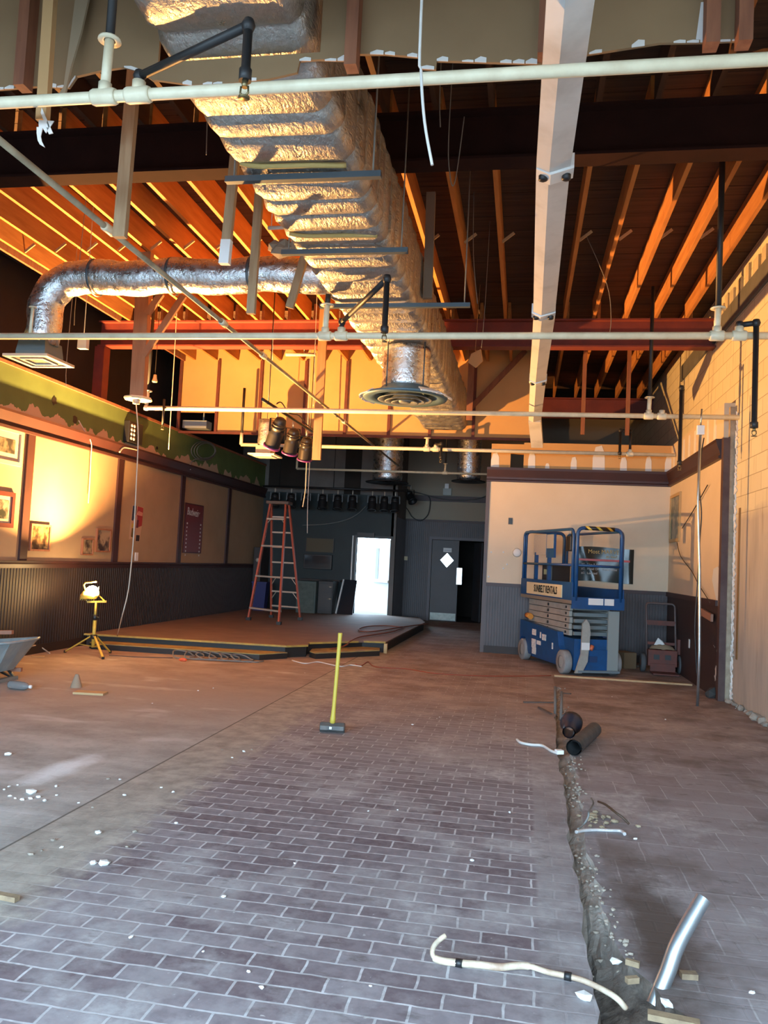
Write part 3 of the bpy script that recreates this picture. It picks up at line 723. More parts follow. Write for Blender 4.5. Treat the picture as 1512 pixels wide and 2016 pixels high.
YBR, ZBR, RBR = 7.0, 4.06, .165
bd = thing('branch_duct', 'shiny silver round duct running left from the main duct and turning down', 'duct', (-4.72, YBR, 3.3))
pts = [(DX0-.05, YBR, ZBR-.02)]
x = DX0-.17
while x > -4.35: pts.append((x, YBR, ZBR+.015*math.sin(x*7))); x -= .11
pts += [tuple(p) for p in arc((-4.38, YBR, ZBR-.34), .34, PI/2, PI*1.0, (1, 0, 0), (0, 0, 1), 8)]
z = ZBR-.45
while z > 3.44: pts.append((-4.72+.012*math.sin(z*9)-.02*(ZBR-.45-z), YBR, z)); z -= .09
pts.append((-4.74, YBR, 3.42))
rr = [RBR*(1+.035*math.sin(i*1.9)+random.uniform(-.02, .02)) for i in range(len(pts))]
build(MB().tube(pts, rr, 22), 'duct_body', foilb, bd)
for x in (-2.6, -3.4, -4.2):
    build(MB().lathe([(RBR+.012, -.012), (RBR+.018, 0), (RBR+.012, .012)], (x, YBR, ZBR), (1, 0, 0), 22), 'support_band', strutm, bd)
bt = MB().add([(-4.74+sx*a, YBR+sy*a, z) for z, a in ((3.42, .14), (3.30, .155), (3.25, .155)) for sx, sy in ((-1, -1), (1, -1), (1, 1), (-1, 1))], [(i*4+k, i*4+(k+1) % 4, (i+1)*4+(k+1) % 4, (i+1)*4+k) for i in range(2) for k in range(4)])
build(bt, 'register_boot', socketm, bd)
fr = MB()
for a0, a1, z0, z1 in ((.19, .235, 3.225, 3.25), (.10, .125, 3.222, 3.238)):
    for k in range(4):
        c_, s_ = ((1, 0), (0, 1), (-1, 0), (0, -1))[k]
        q = [(a0, -a0), (a1, -a1), (a1, a1), (a0, a0)]
        fr.prism([(-4.74+u*c_-v*s_, YBR+u*s_+v*c_, z0) for u, v in q], (0, 0, z1-z0))
build(fr, 'register_frame', alum, bd)
build(MB().mm(-4.93, -4.55, YBR-.19, YBR+.19, 3.238, 3.25), 'register_louvre', black, bd)

# round diffuser under the main duct
DC = V3((-1.29, 8.22, 3.16))
rd = thing('round_diffuser', 'big round dark diffuser hanging under the foil duct on a silver collar', 'diffuser', DC)
cp = [(DC.x, DC.y, DC.z+.10+i*.0545) for i in range(9)]
build(MB().tube(cp, [.245*(1+.05*(i % 2)) for i in range(9)], 24), 'foil_collar', foilb, rd)
build(MB().lathe([(.25, .12), (.30, .07), (.43, .035), (.45, .02), (.44, .0), (.36, .0), (.30, .03), (.28, .06)], DC, seg=36), 'outer_ring', socketm, rd)
for r_, z_ in ((.29, .0), (.215, -.018), (.145, -.03)):
    build(MB().lathe([(r_-.10, .05), (r_-.02, -.005), (r_, -.012), (r_-.012, -.014), (r_-.06, .0), (r_-.11, .04)], DC+V3((0, 0, z_)), seg=32), 'louvre_ring', M('grey_louvre', (.20, .22, .21), .5, .3), rd)
build(MB().lathe([(.0, .0), (.06, -.004), (.07, .02)], DC+V3((0, 0, -.035)), seg=20), 'centre_cone', M('grey_louvre', (.2, .22, .21)), rd)
pl = MB(); r8 = random.Random(9)
for a0, a1 in ((2.5, 3.9), (5.2, 6.4)):
    n = 9; a_ = [a0+(a1-a0)*i/n for i in range(n+1)]
    for u, v in zip(a_, a_[1:]):
        o1, o2 = .465+r8.uniform(0, .035), .465+r8.uniform(0, .035)
        pl.prism([DC+V3((math.cos(u)*.40, math.sin(u)*.40, .045)), DC+V3((math.cos(u)*o1, math.sin(u)*o1, .0)), DC+V3((math.cos(v)*o2, math.sin(v)*o2, .0)), DC+V3((math.cos(v)*.40, math.sin(v)*.40, .045))], (0, 0, .014))
build(pl, 'plaster_remnant', drywht, rd)
for x in (-.16, .22):
    build(MB().tube([DC+V3((x, -.26, .08)), DC+V3((x, -.26, .54))], .008, 6), 'support_rod', strutm, rd)

# foil ducts in the dark zone over the stage
for (a, b, c_, lab) in (((737, 893), (790, 950), 17.35, 'crumpled foil duct drop in the dark over the exit door'), ((902, 893), (945, 948), 17.2, 'crumpled foil duct drop beside the cream partition corner')):
    p = at(a[0], a[1], Y=c_); q = at(b[0], b[1], Y=c_); xm = (p.x+q.x)/2; rr_ = (q.x-p.x)/2
    t_ = thing('duct_drop', lab, 'duct', (xm, c_, q.z))
    build(MB().tube([(xm, c_, q.z+.02+i*(ZD-q.z-.02)/20) for i in range(21)], [rr_*(1+.06*(i % 2)) for i in range(21)], 18), 'foil_sleeve', foilb, t_)
    build(MB().lathe([(rr_, .03), (rr_*1.5, .0), (rr_*1.5, -.02), (rr_*.9, .0), (rr_*.5, .02), (.01, .02)], (xm, c_, q.z), seg=22), 'diffuser_plate', black, t_)
# square register with boot by the spotlights
c_ = at(522, 897, Z=3.13); rg = thing('square_register', 'square white ceiling register hanging in mid air behind the spotlights', 'register', c_)
build(MB().mm(c_.x-.23, c_.x+.23, c_.y-.23, c_.y+.23, c_.z-.012, c_.z+.012).mm(c_.x-.16, c_.x+.16, c_.y-.16, c_.y+.16, c_.z-.03, c_.z-.012), 'register_plate', whitep, rg)
build(MB().mm(c_.x-.13, c_.x+.13, c_.y-.13, c_.y+.13, c_.z+.012, c_.z+.16), 'register_boot', M('tan_boot', (.55, .47, .30), .7), rg)
build(MB().tube([(c_.x, c_.y, c_.z+.16+i*.09) for i in range(6)], [.135*(1+.06*(i % 2)) for i in range(6)], 16), 'foil_sleeve', foilm, rg)
build(MB().tube([(c_.x, c_.y, c_.z+.6), (c_.x, c_.y, ZD)], .005, 6), 'hanger_wire', wirem, rg)
# the white raceway running down the room
chn = thing('raceway', 'long dirty white metal raceway hanging right of the duct, running away from the camera', 'raceway', (.085, 6, 3.48))
prof = [(-.085, .07), (-.085, .0), (-.02, -.03), (.085, .0), (.085, .07)]
Yc = [.4, 1.72, 4.05, 6.38, 8.72, 11.05]
for i, (a, b) in enumerate(zip(Yc, Yc[1:])):
    o1 = (.0, .02, -.01, .01, 0)[i]; m = MB()
    pa = [V3((.085+x+o1, a, 3.48+z)) for x, z in prof]; pe = [V3((.085+x-o1*.5, b, 3.48+z)) for x, z in prof]; n = 5
    m.add(pa+pe, [tuple(range(n)), tuple(range(n, 2*n))[::-1]] + [(k, (k+1) % n + 0, (k+1) % n+n, k+n)[::-1] for k in range(n)])
    build(m, 'raceway_section', chanm, chn)
e0 = V3((.085, 11.06, 3.48)); e1 = V3((.14, 11.9, 3.27))
build(MB().bar(e0+V3((0, 0, .02)), e1, .17, .10), 'drooping_end_section', chanm, chn)
for y in Yc[2:5]:
    cpl = build(MB().prism([(.085+x*1.10, y-.055, 3.476+z*1.12-.004) for x, z in prof], (0, .11, 0)), 'coupler', whitep, chn)
    for sx in (-.058, .058):
        build(MB().lathe([(.024, 0), (.024, -.022), (.014, -.028), (.001, -.028)], (.085+sx, y, 3.462), seg=12), 'bolt', black, cpl)
for y in (2.9, 5.2, 7.6, 10.2):
    build(MB().tube([(.085, y, 3.55), (.085, y, ZJ)], .004, 6), 'hanger_wire', wirem, chn)

a = at(537, 490, Y=6.5)
bl = MB(); rr_ = random.Random(19)
for i in range(7): bl.chip((a.x+.02+i*.045, 6.5+rr_.uniform(-.02, .02), a.z+rr_.uniform(-.02, .03)), (.20, .18, .16), rr_)
single(bl.tube([(a.x+.15, 6.5, a.z), (a.x+.15, 6.5, topz(a.x+.15))], .004, 5), 'insulation_scrap', M('grey_tan_insulation', (.30, .26, .20), .95, bscale=25, bstr=.6), 'grey-tan scrap of insulation hanging where the branch duct meets the main duct', 'insulation')
a = at(528, 449, Y=6.8); b_ = at(568, 447, Y=6.8)
single(MB().tube([a, b_], .018, 10).tube([a+V3((.03, 0, 0)), (a.x+.03, 6.8, topz(a.x+.03))], .004, 5), 'tube_scrap', whitep, 'short white tube hanging under the joists left of the duct', 'tube')
a = at(563, 698, Y=11.9); b_ = at(622, 698, Y=11.9)
single(MB().tube([a, b_], .028, 10).tube([a.lerp(b_, .6), (a.lerp(b_, .6).x, 11.9, topz(a.lerp(b_, .6).x, True))], .004, 5), 'tube_scrap', pipecr, 'short yellow-lit tube hanging before the far bulkhead under the red beam', 'tube')
# ============================================================ SPRINKLER PIPES
def pipe_thing(y, x0, x1, z, r, lab, tees=()):
    t = thing('sprinkler_pipe', lab, 'pipe', ((x0+x1)/2, y, z), 0, 'cream sprinkler pipes crossing the ceiling')
    build(MB().tube([(x0, y, z), (x1, y, z)], r, 14), 'pipe', pipecr, t)
    for x in tees:
        build(MB().tube([(x-.055, y, z), (x-.045, y, z), (x+.045, y, z), (x+.055, y, z)], [r*1.25, r*1.42, r*1.42, r*1.25], 14).tube([(x, y, z), (x, y, z+r*2.4)], r*1.15, 12), 'tee_fitting', pipecr, t)
    return t
def riser(t, x, y, z, h, r, hb=None, bmat=None):
    g = build(MB().tube([(x, y, z+r*1.5), (x+.006, y, z+h)], r*.85, 12), 'riser', pipecr, t)
    build(MB().lathe([(.012, .006), (r*1.9, .0), (r*2.0, -.008), (r*1.0, -.008)], (x+.006, y, z+h), seg=18), 'escutcheon', pipecr, g)
    if hb: build(MB().tube([(x+.006, y, z+h), (x+.01, y, hb)], r*.8, 10), 'black_riser', blackp, t)
def head(m, p):
    p = V3(p); return m.tube([p, p+V3((0, 0, -.025))], .012, 8).tube([p+V3((-.014, 0, -.02)), p+V3((-.016, 0, -.045)), p+V3((0, 0, -.062))], .004, 6).tube([p+V3((.014, 0, -.02)), p+V3((.016, 0, -.045)), p+V3((0, 0, -.062))], .004, 6).lathe([(.001, 0), (.022, 0), (.022, -.004), (.001, -.004)], p+V3((0, 0, -.062)), seg=12)
def armover(t, x, y, z, r, e, zt, zend):
    """black pipe up from the tee, across to point e, and down to a sprinkler head"""
    e = V3(e); a = V3((x, y, zt)); b = V3((e.x, e.y, zt))
    m = MB().tube([(x, y, z+r*1.5), (x, y, zt)], r*.72, 10)
    build(m, 'nipple', blackp, t)
    build(MB().tube([a, b], r*.72, 12), 'arm', blackp, t)
    for q in (a, b): build(MB().lathe([(.001, r*1.15), (r*.8, r*.9), (r*1.1, 0), (r*.8, -r*.9), (.001, -r*1.15)], q, seg=12), 'elbow', blackp, t)
    d = build(MB().tube([b, (e.x, e.y, zend+.05), (e.x, e.y, zend+.045), (e.x, e.y, zend)], [r*.72, r*.72, r*.98, r*.98], 12), 'drop', blackp, t)
    build(head(MB(), (e.x, e.y, zend)), 'sprinkler_head', M('dull_brass', (.25, .2, .1), .4, .8), d)
XE = XB-.003
# nearest pipe
y, z, r = 3.0, 3.352, .0245
t1 = at(205, 195, Y=y).x; t2 = at(272, 188, Y=y).x
t = pipe_thing(y, XL+.12, XE, z, r, 'nearest cream sprinkler pipe, crossing the top of the picture under the foil duct', (t1, t2))
zr = at(207, 78, Y=y).z; riser(t, t1, y, z, zr-z, r, ZJ)
zt = at(281, 150, Y=y).z; e = at(489, 50, Z=zt); armover(t, t2, y, z, r, e, zt, at(484, 190, Y=e.y).z+.06)
# second pipe
y, z, r = 6.55, 3.352, .030
y2 = y
t1 = at(672, 657, Y=y).x; t2 = at(1455, 673, Y=y).x; t3 = at(640, 656, Y=y).x; t4 = at(1411, 672, Y=y).x; t5 = at(60, 652, Y=y).x
t = pipe_thing(y, XL+.12, XE, z, r, 'second cream sprinkler pipe back, crossing in front of the round diffuser collar', (t1, t2, t3, t4))
zt = at(675, 634, Y=y).z; e = at(762, 549, Z=zt); armover(t, t1, y, z, r, e, zt, at(759, 655, Y=e.y).z)
zt = at(1458, 640, Y=y).z; e = at(1489, 636, Z=zt); armover(t, t2, y, z, r, e, zt, at(1475, 855, Y=e.y).z+.05)
riser(t, t3, y, z, at(640, 600, Y=y).z-z, r, 3.715)
riser(t, t4, y, z, at(1411, 606, Y=y).z-z, r, ZJ)
riser(t, t5, y, z, at(62, 604, Y=y).z-z, r*.6)
# third pipe
y, z, r = 9.95, 3.352, .030
x0 = at(288, 803, Y=y).x; t1 = at(1277, 818, Y=y).x; t2 = at(1303, 818, Y=y).x; t3 = at(327, 805, Y=y).x
t = pipe_thing(y, x0, XE, z, r, 'third cream sprinkler pipe back, brightly lit, ending in an elbow at the left', (t1, t2))
build(MB().lathe([(.001, r*1.3), (r*1.0, r), (r*1.3, 0), (r, -r), (.001, -r*1.3)], (x0, y, z), seg=12), 'elbow', pipecr, t)
riser(t, x0, y, z, at(288, 769, Y=y).z-z, r, ZJ)
riser(t, t1, y, z, at(1279, 782, Y=y).z-z, r, ZJ)
d_ = build(MB().tube([(t3, y-.07, at(327, 788, Y=y).z), (t3, y-.07, at(327, 838, Y=y).z)], .016, 8).tube([(t3, y, z), (t3, y-.07, z)], .016, 8), 'drop', blackp, t)
build(head(MB(), (t3, y-.07, at(327, 838, Y=y).z)), 'sprinkler_head', M('dull_brass', (.25, .2, .1)), d_)
e = at(1338, 768, Y=y); armover(t, at(1341, 820, Y=y).x, y, z, r, (e.x, y-.12, 0), e.z, at(1336, 915, Y=y-.12).z)
# fourth pipe
y, z, r = 13.2, 3.352, .030
x0 = at(475, 871, Y=y).x; x1 = XR-.01; t1 = at(840, 886, Y=y).x; t2 = at(858, 886, Y=y).x; t3 = at(1240, 897, Y=y).x
t = pipe_thing(y, x0, x1, z, r, 'fourth cream sprinkler pipe back, running in front of the tan drywall band over the lift', (t1, t2, t3))
build(MB().tube([(x0, y, z), (x0, y, at(476, 852, Y=y).z)], r, 12), 'riser', pipecr, t)
build(MB().tube([(x0, y, at(476, 852, Y=y).z), (x0, y, at(480, 764, Y=y).z)], r*.8, 10), 'black_riser', blackp, t)
riser(t, t1, y, z, at(840, 862, Y=y).z-z, r)
zt = at(860, 876, Y=y).z; e = at(871, 877, Z=zt); armover(t, t2, y, z, r, (e.x, y-.12, 0), zt, at(868, 905, Y=y).z)
e = at(1219, 880, Y=y); armover(t, t3, y, z, r, (e.x, y-.10, 0), at(1240, 850, Y=y).z, at(1219, 897, Y=y).z)
# fifth pipe
y, z, r = 16.65, 3.352, .024
x0 = at(584, 927, Y=y).x; x1 = at(964, 932, Y=y).x; t1 = at(876, 930, Y=y).x
t = pipe_thing(y, x0, x1, z, r, 'farthest and dullest sprinkler pipe, in the dark above the stage', (t1,))
build(MB().tube([(x0, y, z), (x0, y, z+.22)], r, 10), 'riser', pipecr, t); riser(t, t1, y, z, .2, r, ZD)
# feeder main along the room
m_ = thing('feeder_pipe', 'long sprinkler main running down the room from the upper left over the cross pipes', 'pipe', (-2.66, 9, 3.45))
build(MB().tube([(-2.66, 1.2, 3.455), (-2.66, 16.5, 3.455)], .019, 14), 'pipe', M('tarnished_main', (.42, .36, .24), .45, col2=(.2, .16, .1), scale=4), m_)
for px_, py_ in ((190, 452), (427, 636), (520, 700), (678, 830)):
    q = at(px_, py_, Z=3.455)
    build(MB().tube([(-2.66, q.y-.06, 3.455), (-2.66, q.y-.05, 3.455), (-2.66, q.y+.05, 3.455), (-2.66, q.y+.06, 3.455)], [.024, .030, .030, .024], 14), 'coupling', pipecr, m_)
# ============================================================ HANGING TIMBERS
def hanger(px0, py0, px1, py1, wd, dp, mat, lab, top=ZJ, tip=False, Zb=3.25, Y=None, full=True):
    b = at(px1, py1, Y=Y) if Y else at(px1, py1, Z=Zb)
    a = at(px0, py0, Y=b.y)
    if full: a = b + (a-b)*((top-b.z)/(a.z-b.z))
    t = thing('hanging_timber', lab, 'timber', b, 0, 'leftover ceiling hangers')
    build(MB().bar(b, a, wd, dp, (0, 1, 0)), 'board', mat, t)
    if tip: build(MB().bar(b-(a-b).normalized()*.001, b+(a-b).normalized()*.16, wd+.006, dp+.006, (0, 1, 0)), 'white_tip', whitep, t)
    return t, a, b
hanger(258, 215, 236, 468, .075, .04, hangwood, 'long brown board hanging from the front joists, left of the duct', tip=False)
hanger(462, 320, 442, 520, .062, .04, hangwood, 'brown hanging board with a white-dipped end in front of the branch duct', tip=True, Zb=3.35)
hanger(512, 360, 494, 618, .062, .04, hangwood, 'narrow brown hanging board crossing the branch duct, right of the white-tipped one')
hanger(600, 505, 570, 606, .065, .04, hangwood, 'short leaning brown board beside the foil duct over the branch duct', Y=6.35, full=False)
hanger(640, 580, 623, 905, .12, .05, M('lit_post_wood', (.42, .24, .11), .8, col2=(.33, .18, .08), scale=5, stretch=(5, 5, .5)), 'long light brown post hanging in front of the spotlights', Y=10.75)
hanger(852, 280, 842, 588, .085, .045, M('grey_weathered_board', (.23, .18, .13), .85), 'grey weathered board hanging against the right side of the foil duct', Y=7.3)
t, a, b = hanger(288, 480, 272, 782, .17, .09, M('thick_post_wood', (.34, .19, .11), .8, col2=(.27, .14, .08), scale=4, stretch=(4, 4, .5)), 'thick brown post hanging at the left with two diagonal braces', Zb=3.22)
for p, q in (((283, 700), (362, 582)), ((290, 618), (318, 578))):
    u = at(p[0], p[1], Y=b.y-.06); v = at(q[0], q[1], Y=b.y-.06)
    build(MB().bar(u, v, .075, .04, (0, 1, 0)), 'diagonal_brace', M('thick_post_wood', (.34, .19, .11)), t)
# octagonal plate on the foot of the post, with its rope
oc = thing('ceiling_plate', 'octagonal cream plate hanging under the thick brown post', 'plate', (b.x, b.y, b.z-.03))
build(MB().lathe([(.001, .03), (.16, .03), (.17, .012), (.16, .0), (.001, .0)], (b.x, b.y, b.z-.035), seg=8, smooth=False), 'plate', M('cream_plate', (.60, .52, .34), .6), oc)
build(MB().lathe([(.001, -.05), (.04, -.045), (.045, 0)], (b.x-.02, b.y, b.z-.035), seg=14), 'boss', alum, oc)
rp = [at(270, 803, Y=b.y), at(272, 860, Y=b.y), at(268, 960, Y=b.y+.02), at(264, 1040, Y=b.y+.1), at(259, 1105, Y=b.y+.2), at(252, 1165, Y=b.y+.3), at(240, 1215, Y=b.y+.4)]
rp = [V3((p.x, p.y, p.z)) for p in rp]; rp[0] = V3((b.x-.02, b.y, b.z-.08)); gnd = at(231, 1252, Z=.18); rp.append(gnd)
single(MB().tube(smoothpts(rp, 5), .007, 7), 'pull_rope', rope, 'long pale rope dropping from the octagonal plate to the stage edge', 'rope')
# near torn board with its paper tail, and the drywall strip behind it
b = at(84, 238, Y=3.2); a = at(100, -10, Y=3.2)
t = thing('hanging_timber', 'nearest tan board at the top left with a torn white paper tail', 'timber', b, 0, 'leftover ceiling hangers')
a2 = b+(a-b)*((ZJ-b.z)/(a.z-b.z)); build(MB().bar(b, a2, .052, .035, (0, 1, 0)), 'board', M('orange_tan_board', (.50, .30, .13), .8), t)
tail = MB()
for P in ([(76, 236), (106, 238), (98, 250), (90, 262), (84, 252), (76, 250)], [(82, 212), (104, 262), (96, 264), (80, 222)], [(72, 250), (84, 250), (80, 268), (82, 278), (88, 290), (78, 284), (74, 276), (72, 262)]):
    tail.prism([at(x, y_, Y=3.165) for x, y_ in P], (0, .004, 0))
build(tail, 'paper_tail', drywht, t)
t = MB(); 
t.prism([at(x, y_, Y=3.36) for x, y_ in ((112, 190), (125, 170), (140, 60), (150, -20), (178, -20), (160, 60), (140, 130), (128, 182))], (0, .013, 0))
single(t, 'drywall_strip', M('grey_tan_paper', (.36, .28, .18), .9), 'curled strip of torn drywall hanging beside the nearest tan board', 'drywall')
# posts seen on the right beyond the beam
for (p, q, lab) in (((1153, 620), (1145, 905), 'thin reddish stud hanging over the partition, nearer the raceway'), ((1238, 640), (1233, 905), 'thin reddish stud hanging over the partition, nearer the block wall')):
    u = at(p[0], p[1], Y=13.0); v = at(q[0], q[1], Y=13.0)
    single(MB().bar((v.x, 13.0, 3.62), (v.x+.0, 13.0, topz(v.x, True)), .06, .04, (0, 1, 0)), 'hanging_timber', oldwood, lab, 'timber', 'leftover ceiling hangers')
u = at(1035, 690, Y=13.532); v = at(925, 805, Y=13.532)
single(MB().bar(v, u, .085, .04, (0, 1, 0)), 'diagonal_timber', oldwood, 'long diagonal brown timber brace right of the far end of the duct', 'timber')
u = at(935, 560, Y=11.9); v = at(925, 790, Y=11.9)
single(MB().bar((v.x, 11.9, 3.62), (v.x+.0, 11.9, topz(v.x, True)), .09, .045, (0, 1, 0)), 'hanging_timber', oldwood, 'dark post hanging just right of the far end of the foil duct', 'timber', 'leftover ceiling hangers')
q = at(935, 702, Y=10.6)
single(MB().prism([q+V3((-.09, 0, -.08)), q+V3((.01, 0, -.15)), q+V3((.10, 0, -.06)), q+V3((.07, 0, .10)), q+V3((-.05, 0, .04))], (.01, .02, 0)).tube([q+V3((.0, .01, .08)), (q.x+.03, q.y, topz(q.x+.03))], .003, 5), 'hanging_scrap', M('orange_scrap', (.60, .36, .16), .8), 'orange-lit five-sided scrap of board dangling right of the duct', 'scrap')
# wires and cables
def wire(P, r, mat, lab, name='hanging_wire', cat='wire', k=5): return single(MB().tube(smoothpts(P, k), r, 6), name, mat, lab, cat, 'loose ceiling wires' if cat == 'wire' else None)
p = at(829, 0, Y=2.85)
wire([(p.x, 2.85, topz(p.x)), at(829, 30, Y=2.85), at(829, 140, Y=2.85), at(836, 240, Y=2.85), at(851, 325, Y=2.85)], .006, cordw, 'pale stiff cable dangling across the nearest pipe, right of the duct', 'hanging_cable', 'cable')
wire([V3((at(866, 180, Y=5.2).x, 5.2, topz(at(866, 180, Y=5.2).x))), at(866, 180, Y=5.2), at(867, 250, Y=5.2)], .004, wirem, 'short thin wire right of the pale dangling cable')
wire([V3((at(885, 270, Y=5.6).x, 5.6, topz(at(885, 270, Y=5.6).x))), at(883, 280, Y=5.6), at(886, 345, Y=5.6), at(892, 366, Y=5.6), at(900, 335, Y=5.6), at(914, 230, Y=5.6)], .004, wirem, 'looped wire hanging in a V under the deep dark beam')
wire([V3((at(405, 205, Y=5.3).x, 5.3, topz(at(405, 205, Y=5.3).x))), at(408, 230, Y=5.3), at(406, 305, Y=5.3)], .004, wirem, 'short bluish wire left of the near end of the foil duct')
wire([V3((at(932, 400, Y=7.9).x, 7.9, topz(at(932, 400, Y=7.9).x))), at(932, 500, Y=7.9), at(940, 598, Y=7.9)], .004, wirem, 'thin curved wire hanging between the foil duct and the raceway')
wire([V3((at(962, 500, Y=8.6).x, 8.6, topz(at(962, 500, Y=8.6).x))), at(955, 600, Y=8.6), at(948, 685, Y=8.6)], .003, wirem, 'straight thin wire just left of the raceway')
wire([V3((at(1152, 480, Y=9.0).x, 9.0, topz(at(1152, 480, Y=9.0).x))), at(1195, 560, Y=9.0), at(1203, 625, Y=9.0), at(1200, 657, Y=9.0)], .004, wirem, 'thin wire curving down in front of the red beam right of the raceway')
wire([V3((at(541, 560, Y=10.2).x, 10.2, topz(at(541, 560, Y=10.2).x))), at(540, 600, Y=10.2), at(536, 715, Y=10.2)], .004, cordw, 'lit thin wire hanging below the branch duct, left one of two')
wire([V3((at(624, 580, Y=10.4).x, 10.4, topz(at(624, 580, Y=10.4).x))), at(622, 640, Y=10.4), at(617, 800, Y=10.4)], .004, cordw, 'lit thin wire hanging beside the long light brown post')
wire([V3((at(345, 660, Y=10.9).x, 10.9, topz(at(345, 660, Y=10.9).x))), at(340, 760, Y=10.9), at(332, 885, Y=10.9)], .007, rope, 'pale cord hanging in front of the green wall band, right of the black drop', 'hanging_rope', 'rope')
wire([V3((at(162, 500, Y=7.6).x, 7.6, topz(at(162, 500, Y=7.6).x))), at(150, 580, Y=7.6), at(146, 640, Y=7.6)], .004, wirem, 'thin wire behind the downward leg of the branch duct')
wire([V3((at(137, 690, Y=8.4).x, 8.4, topz(at(137, 690, Y=8.4).x))), at(132, 700, Y=8.4), at(130, 760, Y=8.4)], .004, wirem, 'thin wire hanging just right of the square register on the branch duct')
wire([V3((at(600, 885, Y=13.0).x, 13.0, topz(at(600, 885, Y=13.0).x))), at(603, 925, Y=13.0), at(601, 965, Y=13.0), at(596, 998, Y=13.0)], .009, rope, 'pale frayed cable hanging down in front of the stage beside the ladder', 'hanging_cable', 'cable')
wire([V3((at(607, 960, Y=14.5).x, 14.5, ZD)), at(607, 965, Y=14.5), at(605, 1050, Y=14.5)], .007, cordw, 'straight pale cable hanging to the right of the frayed one by the ladder', 'hanging_cable', 'cable')
q = at(305, 745, Y=8.9)
lh = thing('lamp_socket', 'small yellow-lit lamp socket hanging over the green wall band', 'socket', q)
build(MB().lathe([(.001, .05), (.018, .045), (.024, 0), (.034, -.03), (.03, -.045), (.001, -.05)], q, seg=14), 'socket_shell', M('cream_socket', (.6, .5, .25), .5), lh)
build(MB().tube([q+V3((0, 0, .045)), (q.x, q.y, topz(q.x))], .004, 6), 'cord', black, lh)
q = at(164, 677, Y=7.6)
single(MB().box(q, (.10, .06, .11)).tube([q+V3((0, 0, .05)), (q.x, q.y, topz(q.x))], .004, 6), 'junction_box', M('pale_box', (.5, .48, .42), .6), 'small pale junction box hanging in the dark right of the branch duct leg', 'box')

# ============================================================ STAGE AND WHAT STANDS ON IT
SZ, TZ = .17, .085
st = thing('stage_platform', 'low dusty stage platform with black skirt and yellow edges along the left wall', 'stage', (-4.5, 14, 0))
outl = [(XL+.022, 10.83), (-3.27, 11.06), (-3.03, 11.33), (-3.10, 11.66), (-2.42, 12.42), (-2.09, 12.52), (-2.03, 17.2), (-2.35, YS), (ex1-.1, YS-.001), (XL+.022, YS-.001)]
build(MB().prism([(x, y, SZ-.02) for x, y in outl], (0, 0, .02)), 'deck', stagef, st)
inn = [(x+(.03 if x < -6 else -.03), y+.03) for x, y in outl[:7]] + outl[7:]
inn = [(max(min(x, -2.06), XL+.024), min(y, YS-.002)) for x, y in inn]
build(MB().prism([(x, y, 0.001) for x, y in inn], (0, 0, SZ-.022)), 'skirt', stageblk, st)
ns = MB()
for i in (0, 1, 3, 4):
    a, b = V3((*outl[i], SZ+.002)), V3((*outl[i+1], SZ+.002)); d = (b-a).normalized(); n = V3((-d.y, d.x, 0))
    if i == 3: b = a.lerp(b, .9)
    ns.prism([a-n*.004, b-n*.004, b+n*.05, a+n*.05], (0, 0, .004)); ns.prism([a-n*.006-V3((0, 0, .022)), b-n*.006-V3((0, 0, .022)), b-n*.002-V3((0, 0, .022)), a-n*.002-V3((0, 0, .022))], (0, 0, .026))
build(ns, 'yellow_nosing', stagey, st)
for P in ([(-5.95, 10.50), (-3.52, 10.62), (-3.24, 11.02), (-3.30, 11.05), (XL+.4, 10.82), (-6.05, 10.6)], [(-3.0, 11.33), (-2.87, 11.17), (-2.10, 12.08), (-2.16, 12.42), (-2.42, 12.40), (-3.05, 11.66)]):
    s_ = build(MB().prism([(x, y, 0.001) for x, y in P], (0, 0, TZ-.012)), 'step', stageblk, st)
    build(MB().prism([(x, y, TZ-.011) for x, y in P], (0, 0, .012)), 'yellow_tread', M('worn_yellow_tread', (.36, .27, .08), .75, col2=(.20, .15, .08), scale=6), s_)
build(MB().mm(-2.10, -2.05, 12.44, 12.51, 0.001, SZ-.02), 'corner_post', M('pale_bare_post', (.48, .36, .18), .8), st)

def cable(P, r, mat, lab, z=0.0, name='extension_cord', cat='cord', k=6):
    q = []
    for p in P:
        pz = z + r + (p[2] if len(p) > 2 else 0); q.append(at(p[0], p[1], Z=pz))
    return single(MB().tube(smoothpts(q, k), r, 6), name, mat, lab, cat)
c1 = [at(a, b, Z=SZ+.02) for a, b in ((842, 1228), (810, 1232), (790, 1234), (760, 1232), (725, 1233), (707, 1238), (712, 1243), (735, 1243), (770, 1238), (795, 1234), (775, 1243), (740, 1249), (708, 1254), (690, 1262))] + [V3((-2.62, 12.10, .135)), V3((-2.68, 11.86, .105)), V3((-2.78, 11.70, .1))]
single(MB().tube(smoothpts(c1, 6), .012, 6), 'extension_cord', M('dark_orange_cord', (.20, .06, .03), .6), 'dark orange extension cord looping over the right part of the stage and down the steps', 'cord')
cable([(700, 1338-30), (712, 1310), (725, 1303), (740, 1313), (800, 1317), (850, 1325), (905, 1329), (960, 1331), (1040, 1331), (1085, 1330)], .007, cordo, 'thin orange cord running over the brown floor from the stage towards the lift')
cable([(575, 1300), (600, 1306), (625, 1303), (650, 1308), (672, 1312), (690, 1309), (712, 1312)], .008, cordw, 'pale flat cord on the floor in front of the stage steps')
cable([(215, 1290), (235, 1291), (265, 1293), (300, 1294), (340, 1295)], .007, M('brown_cord', (.12, .07, .05), .6), 'brown work light cord lying along the foot of the lower step')
q = at(360, 1299, Z=.02); pg = MB().tube([q+V3((-.05, 0, 0)), q+V3((-.02, 0, 0)), q+V3((.03, 0, 0)), q+V3((.05, 0, 0))], [.012, .022, .022, .012], 10)
